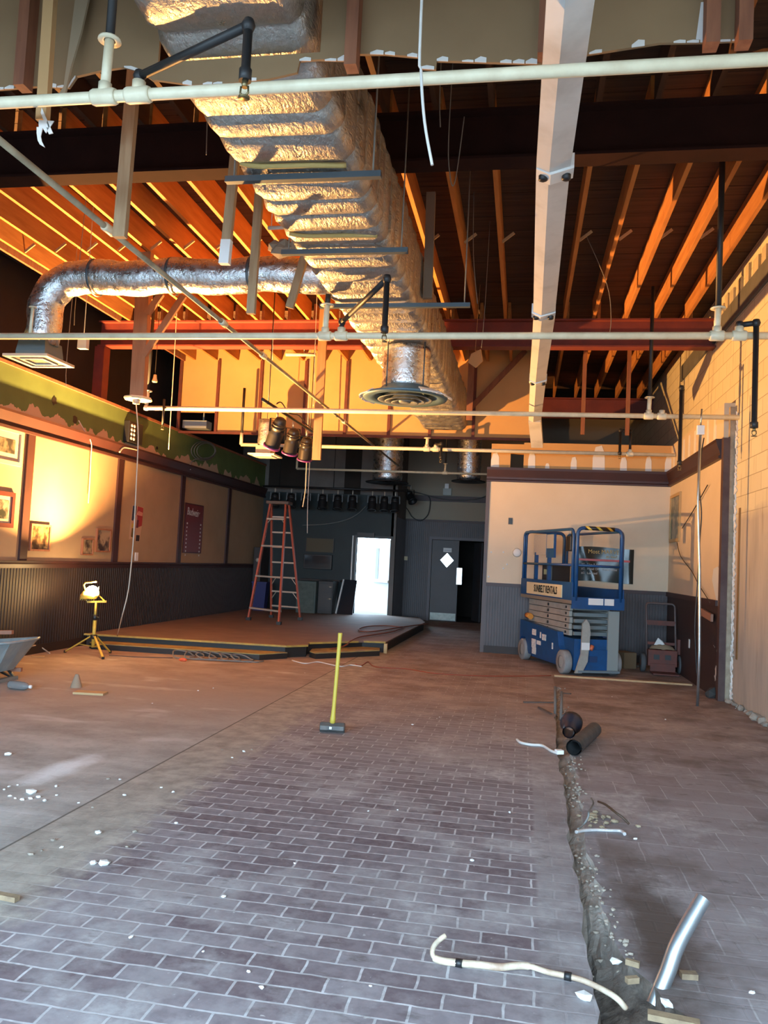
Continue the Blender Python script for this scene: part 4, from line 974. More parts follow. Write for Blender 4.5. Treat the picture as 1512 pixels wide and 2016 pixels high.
single(pg, 'cord_connector', M('bright_orange_plug', (.7, .10, .03), .5), 'bright orange plug connector on the floor before the lower step', 'plug')
tg = []
r9 = random.Random(14)
for i in range(70):
    t_ = i/69; tg.append(V3((-4.55+1.0*t_+.18*math.cos(i*.55)+r9.uniform(-.03, .03), 10.30+.20*math.sin(i*.55)*(1-.3*t_)+.10*t_, .02+.06*max(0, math.sin(i*.55-1)))))
single(MB().tube(smoothpts(tg, 3), .010, 6), 'cable_tangle', cordg, 'tangle of grey cable heaped on the floor against the yellow stage step', 'cable')

# stepladder
lad = thing('stepladder', 'tall orange stepladder with pale metal rungs standing on the stage', 'ladder', (-4.76, 15.1, SZ))
F0, F1, B0, B1 = at(489, 1221, Z=SZ), at(549, 1230, Z=SZ), at(534, 1216, Z=SZ), at(591, 1221, Z=SZ)
ctr = (F0+F1+B0+B1)/4; zt = at(548, 992, Y=ctr.y).z
tF0, tF1, tB0, tB1 = at(533, 992, Y=ctr.y-.06), at(563, 992, Y=ctr.y-.06), at(535, 994, Y=ctr.y+.12), at(569, 996, Y=ctr.y+.12)
for q in (tF0, tF1, tB0, tB1): q.z = zt
wv = (tF1-tF0).normalized()
for a, b, nm in ((F0, tF0, 'front_rail'), (F1, tF1, 'front_rail'), (B0, tB0, 'rear_rail'), (B1, tB1, 'rear_rail')):
    o = build(MB().bar(a+V3((0, 0, .03)), b, .075 if 'front' in nm else .06, .032, wv), nm, orangel, lad)
    build(MB().box(a+V3((0, 0, .03)), (.085, .085, .058)), 'rubber_foot', black, o)
def rung(a, ta, b, tb, f, d, nm):
    p = a.lerp(ta, f); q = b.lerp(tb, f); return build(MB().bar(p, q, d, .03), nm, alum, lad)
for f in (.105, .375, .633, .865): rung(F0, tF0, F1, tF1, f, .085, 'step')
for f in (.11, .24, .366, .496, .63, .757, .89): rung(B0, tB0, B1, tB1, f, .035, 'rear_rung')
br_ = MB()
for f in (.24, .366):
    p, q = B0.lerp(tB0, f), B1.lerp(tB1, f)
    p2, q2 = B0.lerp(tB0, f-.07), B1.lerp(tB1, f-.07)
    br_.bar(p2, p.lerp(q, .2), .02, .008); br_.bar(q2, q.lerp(p, .2), .02, .008)
p, q = F0.lerp(tF0, .865), F1.lerp(tF1, .865); p2, q2 = F0.lerp(tF0, .825), F1.lerp(tF1, .825)
br_.bar(p2, p.lerp(q, .2), .02, .008); br_.bar(q2, q.lerp(p, .2), .02, .008)
build(br_, 'corner_braces', alum, lad)
cc = (tF0+tF1+tB0+tB1)/4; bevel(build(MB().box(cc+V3((0, 0, .02)), (.46, .30, .06), Matrix.Rotation(math.atan2(wv.y, wv.x), 3, 'Z')), 'top_cap', M('dusty_top_cap', (.12, .09, .07), .7), lad), .012)

# gear along the stage wall
def pbox(name, x0, y0, x1, y1, Y, dep, mat, lab, cat, base=SZ, zt_=None):
    a = at(x0, y0, Y=Y); b = at(x1, y1, Y=Y); return a.x, b.x, (base if base is not None else b.z), a.z
x0, x1, z0, z1 = pbox('', 497, 1147, 523, 1195, 17.6, 0, 0, '', '')
t = thing('waste_bin', 'dark blue plastic bin behind the left legs of the stepladder', 'bin', ((x0+x1)/2, 17.7, SZ))
build(MB().add([((x0+x1)/2+sx*a, 17.7+sy*a*.8, z) for z, a in ((SZ+.001, .13), (z1, .17)) for sx, sy in ((-1, -1), (1, -1), (1, 1), (-1, 1))], [(3, 2, 1, 0), (4, 5, 6, 7)] + [(k, (k+1) % 4, (k+1) % 4+4, k+4) for k in range(4)]), 'body', M('dark_blue_plastic', (.012, .018, .11), .5), t)
build(MB().mm((x0+x1)/2-.185, (x0+x1)/2+.185, 17.7-.15, 17.7+.15, z1, z1+.03), 'rim', M('dark_blue_plastic', (.012, .018, .11)), t)
x0, x1, z0, z1 = pbox('', 585, 1143, 620, 1196, 17.7, 0, 0, '', '')
t = thing('speaker_cabinet', 'dusty grey-green speaker cabinet behind the right legs of the stepladder', 'speaker', ((x0+x1)/2, 17.9, SZ))
bevel(build(MB().mm(x0, x1, 17.7, 18.15, SZ+.002, z1), 'cabinet', M('dusty_grey_green', (.085, .12, .115), .8), t), .012)
build(MB().mm(x0+.04, x1-.04, 17.685, 17.7, SZ+.05, z1-.05), 'grille', M('grille_cloth', (.10, .135, .125), .9, col2=(.07, .10, .09), scale=12), t)
x0, x1, z0, z1 = pbox('', 627, 1143, 653, 1203, 17.8, 0, 0, '', '')
t = thing('amplifier_rack', 'black equipment case between the grey cabinet and the leaning panel', 'case', ((x0+x1)/2, 18.0, SZ))
bevel(build(MB().mm(x0, x1, 17.8, 18.3, SZ+.002, z1), 'case_body', black, t), .01)
build(MB().mm(x0+.03, x1-.03, 17.788, 17.8, SZ+.08, z1-.08), 'front_panel', M('dark_panel', (.02, .02, .022), .4), t)
for zz in (.35, .62): build(MB().tube([(x1-.1, 17.785, SZ+zz), (x1-.06, 17.76, SZ+zz), (x1-.02, 17.785, SZ+zz)], .012, 8), 'handle', alum, t)
x0, x1, z0, z1 = pbox('', 660, 1141, 692, 1203, 18.0, 0, 0, '', ''); x0 += .04
t = thing('leaning_panel', 'dark glossy panel with a bright white edge leaning beside the exit door', 'panel', ((x0+x1)/2, 18.2, SZ))
build(MB().add([(x0+.02, 18.05, SZ+.001), (x1, 18.10, SZ+.001), (x1, 18.14, SZ+.001), (x0+.02, 18.09, SZ+.001), (x0+.08, 18.42, z1), (x1, 18.45, z1), (x1, 18.49, z1), (x0+.08, 18.46, z1)], [(3, 2, 1, 0), (4, 5, 6, 7), (0, 1, 5, 4), (1, 2, 6, 5), (2, 3, 7, 6), (3, 0, 4, 7)]), 'board', M('dark_gloss', (.02, .024, .03), .25), t)
build(MB().bar((x0+.01, 18.03, SZ+.01), (x0+.07, 18.40, z1), .03, .03), 'white_edge', whitep, t)
x0, x1, z0, z1 = pbox('', 468, 1075, 508, 1200, 18.0, 0, 0, '', ''); x0 = XL+.05
t = thing('equipment_rack', 'tall dark brown equipment rack at the left rear corner of the stage', 'rack', ((x0+x1)/2, 18.3, SZ))
bevel(build(MB().mm(max(x0, XL+.03), x1, 18.0, 18.6, SZ+.002, z1), 'rack_body', M('dark_brown_laminate', (.035, .024, .022), .5), t), .01)
build(MB().mm(x0+.12, x1-.06, 17.985, 18.0, SZ+.1, SZ+.75), 'rack_front', black, t)
build(MB().lathe([(.001, 0), (.05, 0), (.045, -.02), (.001, -.02)], ((x0+x1)/2+.02, 17.985, SZ+1.15), (0, 1, 0), 14), 'knob', alum, t)
x0, x1, z0, z1 = pbox('', 604, 1059, 655, 1088, YS-.03, 0, 0, '', '', None)
t = thing('wall_board', 'dim tan notice board on the dark teal stage wall', 'board', ((x0+x1)/2, YS-.02, z0))
build(MB().mm(x0, x1, YS-.03, YS-.001, z0, z1), 'face', M('dim_tan_board', (.10, .085, .055), .8), t)
build(MB().mm(x0-.02, x0, YS-.035, YS-.001, z0-.02, z1+.02).mm(x1, x1+.02, YS-.035, YS-.001, z0-.02, z1+.02), 'edge_strip', black, t)
x0, x1, z0, z1 = pbox('', 598, 1090, 652, 1122, YS-.1, 0, 0, '', '', None)
t = thing('television', 'dark flat television on the teal wall under the tan notice board', 'television', ((x0+x1)/2, YS-.06, z0))
bevel(build(MB().mm(x0, x1, YS-.09, YS-.002, z0, z1), 'housing', black, t), .008); build(MB().mm(x0+.03, x1-.03, YS-.094, YS-.09, z0+.03, z1-.03), 'screen', glassd, t)
a = at(593, 1140, Y=YS-.14); b = at(672, 1128, Y=YS-.14)
single(MB().mm(a.x, b.x, YS-.26, YS-.002, a.z-.02, a.z+.02), 'wall_shelf', M('dark_shelf', (.03, .025, .022), .6), 'dark shelf along the teal wall over the speaker cabinets', 'shelf')

# row of dark par cans over the rear of the stage
PBY = 18.0
a = at(518, 957, Y=PBY); b = at(800, 962, Y=PBY)
lb = thing('lighting_bar', 'long black lighting bar over the rear of the stage', 'bar', ((a.x+b.x)/2, PBY, a.z))
build(MB().tube([(a.x, PBY, a.z), (b.x, PBY, a.z)], .025, 10), 'pipe', black, lb)
for x in (a.x+.4, (a.x+b.x)/2, b.x-.3): build(MB().tube([(x, PBY, a.z), (x, PBY, ZD-.002)], .01, 6), 'drop_rod', black, lb)
ZBAR = a.z
gel = M('purple_gel', (.16, .03, .16), .4)
def par_can(c, rot, r, L, lab, group, body=black, ring=None):
    """a lamp can: body of revolution along local -z, yoke, clamp"""
    t = thing('par_can', lab, 'spotlight', c, 0, group)
    ax = V3(rot).normalized()
    build(MB().lathe([(.001, -L*.50), (r*.40, -L*.50), (r*.66, -L*.46), (r*.80, -L*.36), (r*.82, -L*.28), (r*.94, -L*.275), (r*.94, -L*.25), (r*.84, -L*.245), (r*.84, -L*.19), (r*.95, -L*.185), (r*.95, -L*.16), (r*.86, -L*.155), (r*.90, -L*.06), (r*.97, 0), (r, L*.04), (r, L*.46), (r*1.03, L*.5), (r*.9, L*.5), (r*.86, L*.3), (.001, L*.25)], c, ax, 22), 'body', body, t)
    build(MB().lathe([(r*1.0, L*.47), (r*1.16, L*.47), (r*1.16, L*.53), (r*.88, L*.53)], c, ax, 22), 'gel_frame', ring or gel, t)
    s = ax.cross(V3((0, 0, 1))); s = s.normalized() if s.length > .01 else V3((1, 0, 0))
    tp = V3(c)+V3((0, 0, r*1.75))
    build(MB().bar(V3(c)+s*r*1.06, tp+s*r*1.0, .006, .025, s).bar(V3(c)-s*r*1.06, tp-s*r*1.0, .006, .025, s).bar(tp-s*r, tp+s*r, .025, .006), 'yoke', black, t)
    build(MB().tube([tp, tp+V3((0, 0, .10))], .016, 8), 'clamp', alum, t)
    return t
cans = [(541, 'leftmost dark can on the rear lighting bar, just right of the stepladder top'), (573, 'second dark can along the rear lighting bar'), (602, 'third dark can along the rear lighting bar'), (635, 'fourth dark can along the rear lighting bar, behind the hanging pale cables'), (665, 'fifth dark can along the rear lighting bar'), (694, 'sixth dark can along the rear lighting bar, left of the exit door wall glow'), (733, 'black can silhouetted over the left part of the exit door'), (757, 'middle black can silhouetted over the exit door'), (778, 'rightmost black can silhouetted over the exit door')]
for px_, lab in cans:
    c = at(px_, 984, Y=PBY); c = V3((c.x, PBY, ZBAR-.31)); par_can(c, (.05, -.25, -1), .10, .34, lab, 'cans on the rear lighting bar', ring=black)
c = at(808, 978, Y=19.3); t = par_can(c, (.45, -.5, -.75), .10, .32, 'single black can tilted to the right on the beige wall above the double doors', 'cans by the double doors', ring=black)
build(MB().bar(c+V3((0, 0, .27)), (ex1+.05, c.y, c.z+.27), .03, .03, (0, 1, 0)), 'wall_bracket', black, t)
# three cans on the tilted-looking rail that runs down the room
RZ = 3.45
ra = at(514, 786, Z=RZ); rb = at(624, 854, Z=RZ); rx = (ra.x+rb.x)/2; ra.x = rb.x = rx
rl = thing('lighting_rail', 'black pipe rail holding the three front spotlights', 'rail', (rx, (ra.y+rb.y)/2, RZ))
build(MB().tube([ra, rb], .022, 10), 'pipe', black, rl)
for y in (ra.y+.25, rb.y-.35): build(MB().tube([(ra.x, y, RZ), (ra.x, y, ZJ)], .008, 6), 'drop_rod', black, rl)
satin = M('satin_black_can', (.05, .048, .05), .28, .6)
for px_, py_, ax, L, lab in ((546, 848, (-.42, .40, -.9), .44, 'nearest of the three front spotlights, black with its mouth turned down and away'), (578, 872, (-.30, .42, -1), .38, 'middle of the three front spotlights, lamplight shining on its side'), (606, 880, (-.20, .42, -1), .36, 'farthest of the three front spotlights, next to the light brown post')):
    c = at(px_, 786+(px_-514)*.618, Z=RZ); c = V3((rx, c.y, RZ-.105*1.75-.136)); par_can(c, ax, .105, L, lab, 'front spotlights', body=black if px_ == 546 else satin)
cb = [V3((ra.x+.14, ra.y+.15, RZ-.03)), V3((ra.x+.16, ra.y+.3, RZ+.02)), V3((ra.x+.15, ra.y+.7, RZ-.04)), V3((ra.x+.17, ra.y+1.1, RZ+.0)), V3((ra.x+.15, ra.y+1.6, RZ-.04)), V3((ra.x+.03, rb.y-.1, RZ+.015))]
single(MB().tube(smoothpts(cb, 6), .009, 6), 'spotlight_lead', black, 'black lead sagging along the front spotlight rail', 'lead')

# ============================================================ WALL THINGS, LEFT
def lwp(x, y): return at(x, y, X=XL)
def frame_left(px0, py0, px1, py1, fwd, fmat, inner, lab, cat='picture', name='framed_picture', mat_w=0, fd=.03, group=None):
    a = lwp(px0, (py0+py1)/2); b = lwp(px1, (py0+py1)/2); z1 = lwp((px0+px1)/2, py0).z; z0 = lwp((px0+px1)/2, py1).z
    y0, y1 = a.y, b.y
    t = thing(name, lab, cat, (XL, (y0+y1)/2, z0), 0, group)
    m = MB(); x = XL+.001
    m.mm(x, x+fd, y0, y1, z1-fwd, z1); m.mm(x, x+fd, y0, y1, z0, z0+fwd); m.mm(x, x+fd, y0, y0+fwd, z0+fwd, z1-fwd); m.mm(x, x+fd, y1-fwd, y1, z0+fwd, z1-fwd)
    build(m, 'frame', fmat, t)
    if mat_w: build(MB().mm(x, x+.012, y0+fwd, y1-fwd, z0+fwd, z1-fwd), 'mat_board', matp, t)
    g = fwd+mat_w
    build(MB().mm(x+.0, x+.015, y0+g, y1-g, z0+g, z1-g), 'print', inner, t)
    return t, (y0, y1, z0, z1)
frame_left(-38, 838, 42, 912, .05, framew, photo_mat('print_grey_land', (.04, .04, .035), (.18, .16, .11), 6, 3), 'silver-framed print with cream mat high on the wall at the left edge', mat_w=.09)
frame_left(-45, 965, 25, 1037, .055, frameb, photo_mat('print_trees', (.03, .04, .032), (.30, .27, .21), 7, 9), 'red-brown framed tree print below the silver-framed one at the left edge', mat_w=.05)
t, bx_ = frame_left(57, 1032, 96, 1085, .025, oldwood, photo_mat('sepia_a', (.035, .022, .015), (.20, .135, .07), 7, 1), 'larger brown sepia picture left of the bright lamp patch on the wall')
frame_left(159, 1060, 181, 1093, .02, oldwood, photo_mat('sepia_b', (.045, .028, .018), (.30, .22, .13), 6, 4), 'smaller of the two sepia pictures right of the bright lamp patch')
frame_left(187, 1041, 215, 1087, .022, oldwood, photo_mat('sepia_c', (.03, .015, .010), (.30, .22, .14), 6, 7), 'larger of the two sepia pictures right of the bright lamp patch, beside the post')
# colour poster on the panel right of the second post
Y0, Y1 = lwp(256, 1030).y, lwp(280, 1030).y; Z1, Z0 = lwp(268, 995).z, lwp(268, 1066).z
t = thing('poster', 'narrow torn poster in red, yellow and dark blue behind the pull rope', 'poster', (XL, (Y0+Y1)/2, Z0))
def ppoly(P, d, nm, col):
    return build(MB().prism([(XL+.002+d, Y0+(Y1-Y0)*u, Z1+(Z0-Z1)*v) for u, v in P], (.002, 0, 0)), nm, M('poster_'+nm, col, .6), t)
ppoly([(.1, 0), (1, .03), (.95, .6), (.85, 1), (.5, 1), (.45, .9), (0, .95), (.02, .5)], 0, 'pale_paper', (.45, .30, .20))
ppoly([(.12, .02), (.42, .01), (.42, .25), (.2, .44), (.08, .42)], .002, 'dark_blue_shape', (.03, .05, .09))
ppoly([(.5, .02), (.98, .04), (.95, .55), (.65, .6), (.5, .3)], .002, 'red_shape', (.30, .03, .03))
ppoly([(.12, .48), (.36, .42), (.32, .62), (.1, .62)], .003, 'yellow_shape', (.48, .32, .05))
ppoly([(.5, .4), (.68, .4), (.64, .62), (.42, .62)], .004, 'maroon_shape', (.09, .02, .03))
ppoly([(.15, .64), (.3, .64), (.28, .9), (.12, .88)], .003, 'olive_shape', (.12, .08, .02))
ppoly([(.55, .82), (.82, .82), (.82, .99), (.52, .99)], .003, 'black_shape', (.03, .02, .02))
ppoly([(.6, .14), (.95, .18), (.93, .28), (.5, .26), (.2, .52), (.12, .5)], .005, 'pink_band', (.50, .22, .16))
ppoly([(.3, .92), (.45, .3), (.52, .3), (.4, .92)], .006, 'pale_line', (.40, .28, .24))
# red menu board with white script
t, q = frame_left(361, 992, 397, 1089, .018, M('dark_red_edge', (.05, .01, .01), .5), redmenu, 'tall dark red drinks board with white script right of the torn poster', 'board', 'drinks_board', fd=.02)
y0, y1, z0, z1 = q
text('Budweiser', 'script_lettering', (y1-y0)*.24, (XL+.022, (y0+y1)/2, z1-.17), (0, 1, -.06), (0, 0, 1), bwhite, t, .85)
mk = MB()
r10 = random.Random(6)
for i in range(9):
    zz = z1-.40-i*.075
    for yy in (y0+.10, y1-.12): mk.mm(XL+.017, XL+.020, yy, yy+r10.uniform(.025, .05), zz, zz+.03)
build(mk, 'price_marks', bwhite, t)
# things on the green band
c = lwp(255, 852); t = thing('emergency_light', 'black box with two columns of small white lamps on the green wall band', 'light', (XL, c.y, c.z))
bevel(build(MB().mm(XL+.001, XL+.10, c.y-.20, c.y+.26, c.z-.17, c.z+.17), 'box', black, t), .01)
lm = MB()
for i in range(4):
    for j in range(2): lm.lathe([(.001, .012), (.024, .008), (.028, 0)], (XL+.10, c.y-.12+j*.085, c.z+.10-i*.068), (1, 0, 0), 10)
build(lm, 'lamp_lenses', M('white_lens', (.8, .8, .75), .3), t)
r11 = random.Random(31)
for px_, py_, lab in ((107, 789, 'hole knocked in the green wall band over the first picture panel'), (148, 826, 'dark hole in the green band with a white wire hanging from it'), (309, 882, 'small dark slot in the green band past the black lamp box')):
    c = lwp(px_, py_); R_ = .055 if px_ != 309 else .03
    poly = [(XL+.002, c.y+R_*1.2*math.cos(a)*r11.uniform(.6, 1.2), c.z+R_*math.sin(a)*r11.uniform(.7, 1.3)) for a in [i*PI/5 for i in range(10)]]
    single(MB().prism(poly, (.002, 0, 0)), 'wall_hole', black, lab, 'hole')
P = [lwp(150, 828), lwp(163, 850), lwp(171, 872), lwp(170, 905), lwp(168, 950), lwp(165, 990)]
single(MB().tube(smoothpts([p+V3((.04+.03*(i > 1), 0, 0)) for i, p in enumerate(P)], 5), .006, 6), 'phone_wire', cordw, 'thin white wire hanging down the first lit wall panel from the hole above', 'wire')
cl = []
for i in range(40):
    a = i*.52; cl.append(lwp(395+26*math.cos(a)*(1-.01*i), 887+20*math.sin(a)*(1-.008*i)) + V3((.05+.002*i, 0, 0)))
cl += [lwp(376, 905)+V3((.06, 0, 0)), lwp(368, 920)+V3((.05, 0, 0))]
single(MB().tube(smoothpts(cl, 3), .008, 6), 'cable_coil', cordg, 'coil of dark cable hanging on the green band near the stage', 'cable')
for i, (px_, py_, lab) in enumerate(((369, 919, 'white plug dangling under the dark cable coil'),)):
    c = lwp(px_, py_)+V3((.05, 0, -.02)); single(MB().box(c, (.03, .045, .07)).tube([c+V3((0, 0, .03)), c+V3((0, 0, .07))], .01, 8), 'cable_plug', whitep, lab, 'plug')
P = [lwp(226, 890), lwp(232, 882), lwp(240, 881), lwp(262, 886)]
single(MB().tube(smoothpts([p+V3((.08, 0, 0)) for p in P], 5), .012, 6), 'frayed_wire', rope, 'frayed pale wire ends on the crown moulding under the black lamp box', 'wire')
c = lwp(268, 1096); single(MB().mm(XL+.001, XL+.012, c.y-.05, c.y+.05, c.z-.07, c.z+.07), 'wall_plate', whitep, 'small pale wall plate above the chair rail under the torn poster', 'plate')

# ============================================================ WALL THINGS, RIGHT AND REAR
def bp(x, y, d=0): return at(x, y, Y=YP-d)
A = bp(1134, 1076); B = bp(1246, 1149); y = YP-.002
t = thing('banner', 'dark glossy banner with gold and white lettering on the cream wall behind the lift', 'banner', ((A.x+B.x)/2, YP, B.z))
nx = 22; m = MB(); vs = []
for j in range(9):
    for i in range(nx+1):
        u = i/nx; v = j/8
        d = .012 + .010*math.sin(u*9+v*3) + .022*math.exp(-((u-.93)/.05)**2) + .025*math.exp(-((u+.0*v-.10-.25*v)/.06)**2)
        vs.append((A.x+(B.x-A.x)*u, y-d, A.z+(B.z-A.z)*v + .012*math.sin(u*5)))
m.add(vs, [(j*(nx+1)+i, (j+1)*(nx+1)+i, (j+1)*(nx+1)+i+1, j*(nx+1)+i+1) for j in range(8) for i in range(nx)], True)
build(m, 'vinyl_sheet', banner, t)
W, H = B.x-A.x, A.z-B.z; yt = YP-.055
text('Most MARVES', 'gold_lettering', H*.17, (A.x+W*.5, yt, A.z-H*.13), (1, 0, 0), (0, 0, 1), bgold, t, .95)
text('or less!', 'gold_lettering', H*.11, (A.x+W*.62, yt, A.z-H*.26), (1, 0, 0), (0, 0, 1), bgold, t)
build(MB().mm(A.x+W*.05, A.x+W*.93, yt, yt+.003, A.z-H*.40, A.z-H*.34), 'red_band', bred, t)
for i, s in enumerate(('#1.  Live & See', '#2.  Hand Off   Some Wine', '#3.  Located')):
    text(s, 'white_lettering', H*.09, (A.x+W*.10, yt, A.z-H*(.51+.125*i)), (1, 0, 0), (0, 0, 1), bwhite, t, 1.0, align='LEFT')
c = bp(1005, 1026); t = thing('switch_box', 'small black open switch box on the cream wall left of the lift', 'box', (c.x, YP, c.z)); build(MB().mm(c.x-.03, c.x+.03, YP-.012, YP-.001, c.z-.05, c.z+.05), 'box', black, t); build(MB().mm(c.x-.036, c.x+.036, YP-.006, YP-.0005, c.z-.056, c.z+.056), 'rim', M('box_rim', (.2, .15, .1)), t)
c = bp(1018, 1088); single(MB().lathe([(.001, .02), (.06, .018), (.075, .0), (.001, 0)], (c.x, YP-.001, c.z), (0, -1, 0), 18), 'patch_disc', whitep, 'round white plaster spot on the cream wall left of the lift', 'patch')
r12 = random.Random(2)
for i, (px_, py_) in enumerate(((967, 1087), (991, 1087), (991, 1119), (998, 1111), (962, 1135))):
    c = bp(px_, py_); single(MB().lathe([(.001, .004), (.014, .003), (.016, 0)], (c.x, YP, c.z), (0, -1, 0), 8), 'nail_patch', whitep, 'small white filled nail spot on the cream wall left of the lift', 'spot', 'filled nail spots')
# picture on the right return wall
a = at(1322, 1020, X=XR); b = at(1341, 1020, X=XR); z1 = at(1331, 973, X=XR).z; z0 = at(1331, 1067, X=XR).z
t = thing('framed_picture', 'tall gold-framed picture on the return wall right of the lift', 'picture', (XR, (a.y+b.y)/2, z0))
gy0, gy1 = b.y, a.y; x = XR-.001; g = .05; m = MB(); gold = M('gold_frame', (.45, .30, .12), .5)
m.mm(x-.03, x, gy0, gy1, z1-g, z1); m.mm(x-.03, x, gy0, gy1, z0, z0+g); m.mm(x-.03, x, gy0, gy0+g, z0+g, z1-g); m.mm(x-.03, x, gy1-g, gy1, z0+g, z1-g)
build(m, 'frame', gold, t); build(MB().mm(x-.014, x, gy0+g, gy1-g, z0+g, z1-g), 'print', photo_mat('green_print', (.06, .08, .06), (.28, .26, .18), 5, 2), t)
P = [(1393, 955), (1365, 1005), (1343, 1040)]
single(MB().tube(smoothpts([at(u, v, X=XR-.03) for u, v in P], 6), .007, 6), 'wall_cable', black, 'black cable running down the return wall to the gold-framed picture', 'cable')
P = [(1333, 1068), (1340, 1095), (1362, 1125), (1375, 1150), (1398, 1186)]
single(MB().tube(smoothpts([at(u, v, X=XR-.03) for u, v in P], 6), .006, 6), 'wall_cable', M('brown_wire', (.06, .035, .02), .6), 'thin brown wire sagging from under the gold-framed picture to the wainscot', 'cable')
# conduit with white box, standing free in front of the return wall
q0 = at(1373, 1390, Z=0); q1 = at(1379, 852, Y=q0.y)
t = thing('conduit', 'bright metal conduit standing from the floor up to a white box', 'conduit', (q0.x, q0.y, 0))
build(MB().tube([q0, q0+V3((.006, 0, .6)), (q0.x-.012, q0.y, 1.5), (q1.x-.01, q0.y, 2.3), q1], .016, 10), 'tube', galv, t)
bevel(build(MB().box(q1+V3((0, -.0, .03)), (.085, .05, .11)), 'white_box', M('bright_white_box', (.85, .85, .83), .4), t), .008)
P = [(1386, 862), (1380, 900), (1377, 960), (1381, 1010), (1378, 1060), (1373, 1150), (1368, 1230), (1370, 1290), (1372, 1330)]
build(MB().tube(smoothpts([at(u, v, Y=q0.y+.03) for u, v in P], 5), .007, 6), 'loose_cable', black, t)
build(MB().tube([q1+V3((0, 0, .08)), (q1.x+.01, q0.y, 3.36)], .01, 8), 'upper_tube', galv, t)
c = at(1393, 1217, X=XR-.035); single(MB().bar((XR-.05, c.y-.30, c.z+.02), (XR-.03, c.y+.35, c.z+.06), .09, .03, (1, 0, 0)), 'torn_rail', M('bare_broken_wood', (.30, .15, .10), .8), 'piece of broken chair rail hanging on the dark wainscot by the conduit', 'board')
c = at(1357, 1267, X=XR-.006); single(MB().mm(XR-.012, XR-.005, c.y-.035, c.y+.035, c.z-.06, c.z+.06), 'outlet_plate', whitep, 'white outlet plate on the dark wainscot between the dolly and the conduit', 'plate')
a = at(1418, 1130, X=XR-.001); single(MB().prism([(XR-.004, a.y-.06+.0, a.z+.02), (XR-.004, a.y+.12, a.z+.09), (XR-.004, a.y+.34, a.z+.06), (XR-.004, a.y+.40, a.z-.08), (XR-.004, a.y+.24, a.z-.24), (XR-.004, a.y+.06, a.z-.40), (XR-.004, a.y-.05, a.z-.42)], (.004, 0, 0)), 'peeled_patch', M('bare_blue_white', (.60, .62, .62), .9), 'pale bare patch where paint peeled beside the torn partition edge', 'patch')
# gear on the rear beige wall
c = at(880, 958, Y=YB-.05); t = thing('exit_lamp', 'small white lamp box above the dark crown over the double doors', 'light', (c.x, YB, c.z-.1))
build(MB().mm(c.x-.05, c.x+.05, YB-.10, YB-.001, c.z-.05, c.z+.07), 'lit_face', M('bright_white_box', (.85, .85, .83)), t); build(MB().mm(c.x-.09, c.x+.12, YB-.09, YB-.001, c.z-.22, c.z-.05), 'housing', M('pale_grey_box', (.42, .47, .45)), t)
c = at(797, 1099, Y=YB-.02); single(MB().mm(c.x-.07, c.x+.07, YB-.03, YB-.011, c.z-.05, c.z+.05), 'switch_plate', M('cream_plate', (.6, .52, .34)), 'small cream switch plate on the ribbed wall left of the double doors', 'plate')
P = [(770, 972), (800, 1000), (812, 1018), (828, 1025), (843, 1012), (847, 985), (842, 975)]
single(MB().tube(smoothpts([at(u, v, Y=YB-.08) for u, v in P], 6), .012, 6), 'hanging_cable', black, 'black cable looping down over the beige wall above the double doors', 'cable')
P = [(785, 960), (830, 972), (870, 982), (905, 985), (940, 982), (960, 975)]
single(MB().tube(smoothpts([at(u, v, Y=YB-.14) for u, v in P], 6), .012, 6), 'draped_cable', M('dark_grey_cable', (.09, .085, .08), .6), 'dark grey cable draped along the crown over the double doors', 'cable')
P = [(665, 1030), (700, 1012), (720, 1000), (722, 985)]
single(MB().tube(smoothpts([at(u, v, Y=YS-.05) for u, v in ((595, 1034), (640, 1032), (680, 1024), (704, 1012), (722, 995))], 6), .012, 6), 'hanging_cable', cordg, 'grey cable strung across the teal stage wall towards the exit door', 'cable')

# ============================================================ WORK LIGHT
WL = at(182, 1289, Z=0); HZ = .86
t = thing('work_light', 'yellow tripod work light, lit, standing by the left wall', 'lamp', WL)
hc = at(181, 1166, Y=WL.y)
build(MB().tube([(WL.x, WL.y, .10), (WL.x, WL.y, .50)], .024, 12), 'lower_pole', yellow, t)
build(MB().tube([(WL.x, WL.y, .45), (WL.x, WL.y, hc.z-.12)], .016, 12), 'upper_pole', yellow, t)
build(MB().lathe([(.024, -.04), (.036, -.035), (.036, .035), (.024, .04)], (WL.x, WL.y, .50), seg=12).tube([(WL.x+.03, WL.y-.02, .5), (WL.x+.09, WL.y-.05, .5)], .012, 8), 'clamp_knob', black, t)
build(MB().lathe([(.025, -.03), (.045, -.025), (.045, .025), (.025, .03)], (WL.x, WL.y, .24), seg=12), 'leg_hub', black, t)
for px_, py_ in ((203, 1296), (217, 1284), (128, 1283)):
    f = at(px_, py_, Z=.012); h = V3((WL.x, WL.y, .25)) + (f-WL).normalized()*.03
    lg = build(MB().bar(h, f, .028, .016), 'leg', yellow, t)
    build(MB().tube([f-V3((0, 0, .012)), f+V3((0, 0, .02))], .018, 8), 'rubber_foot', black, lg)
    mid = h.lerp(f, .5); build(MB().bar((WL.x, WL.y, .11), mid, .02, .008), 'leg_brace', yellow, t)
build(MB().bar((WL.x-.12, WL.y-.02, hc.z-.13), (WL.x+.14, WL.y+.02, hc.z-.115), .025, .025), 'crossbar', yellow, t)
n = V3((.60, -.01, .80)).normalized(); ux = V3((.87, .49, 0)).normalized(); uy = n.cross(ux)
Rm = Matrix((ux, uy, n)).transposed()
hd = build(MB().box(hc-n*.05, (.21, .17, .08), Rm), 'lamp_head', yellow, t); bevel(hd, .015)
fins = MB()
for i in range(-3, 4): fins.box(hc-n*.10+ux*(i*.028), (.006, .13, .03), Rm)
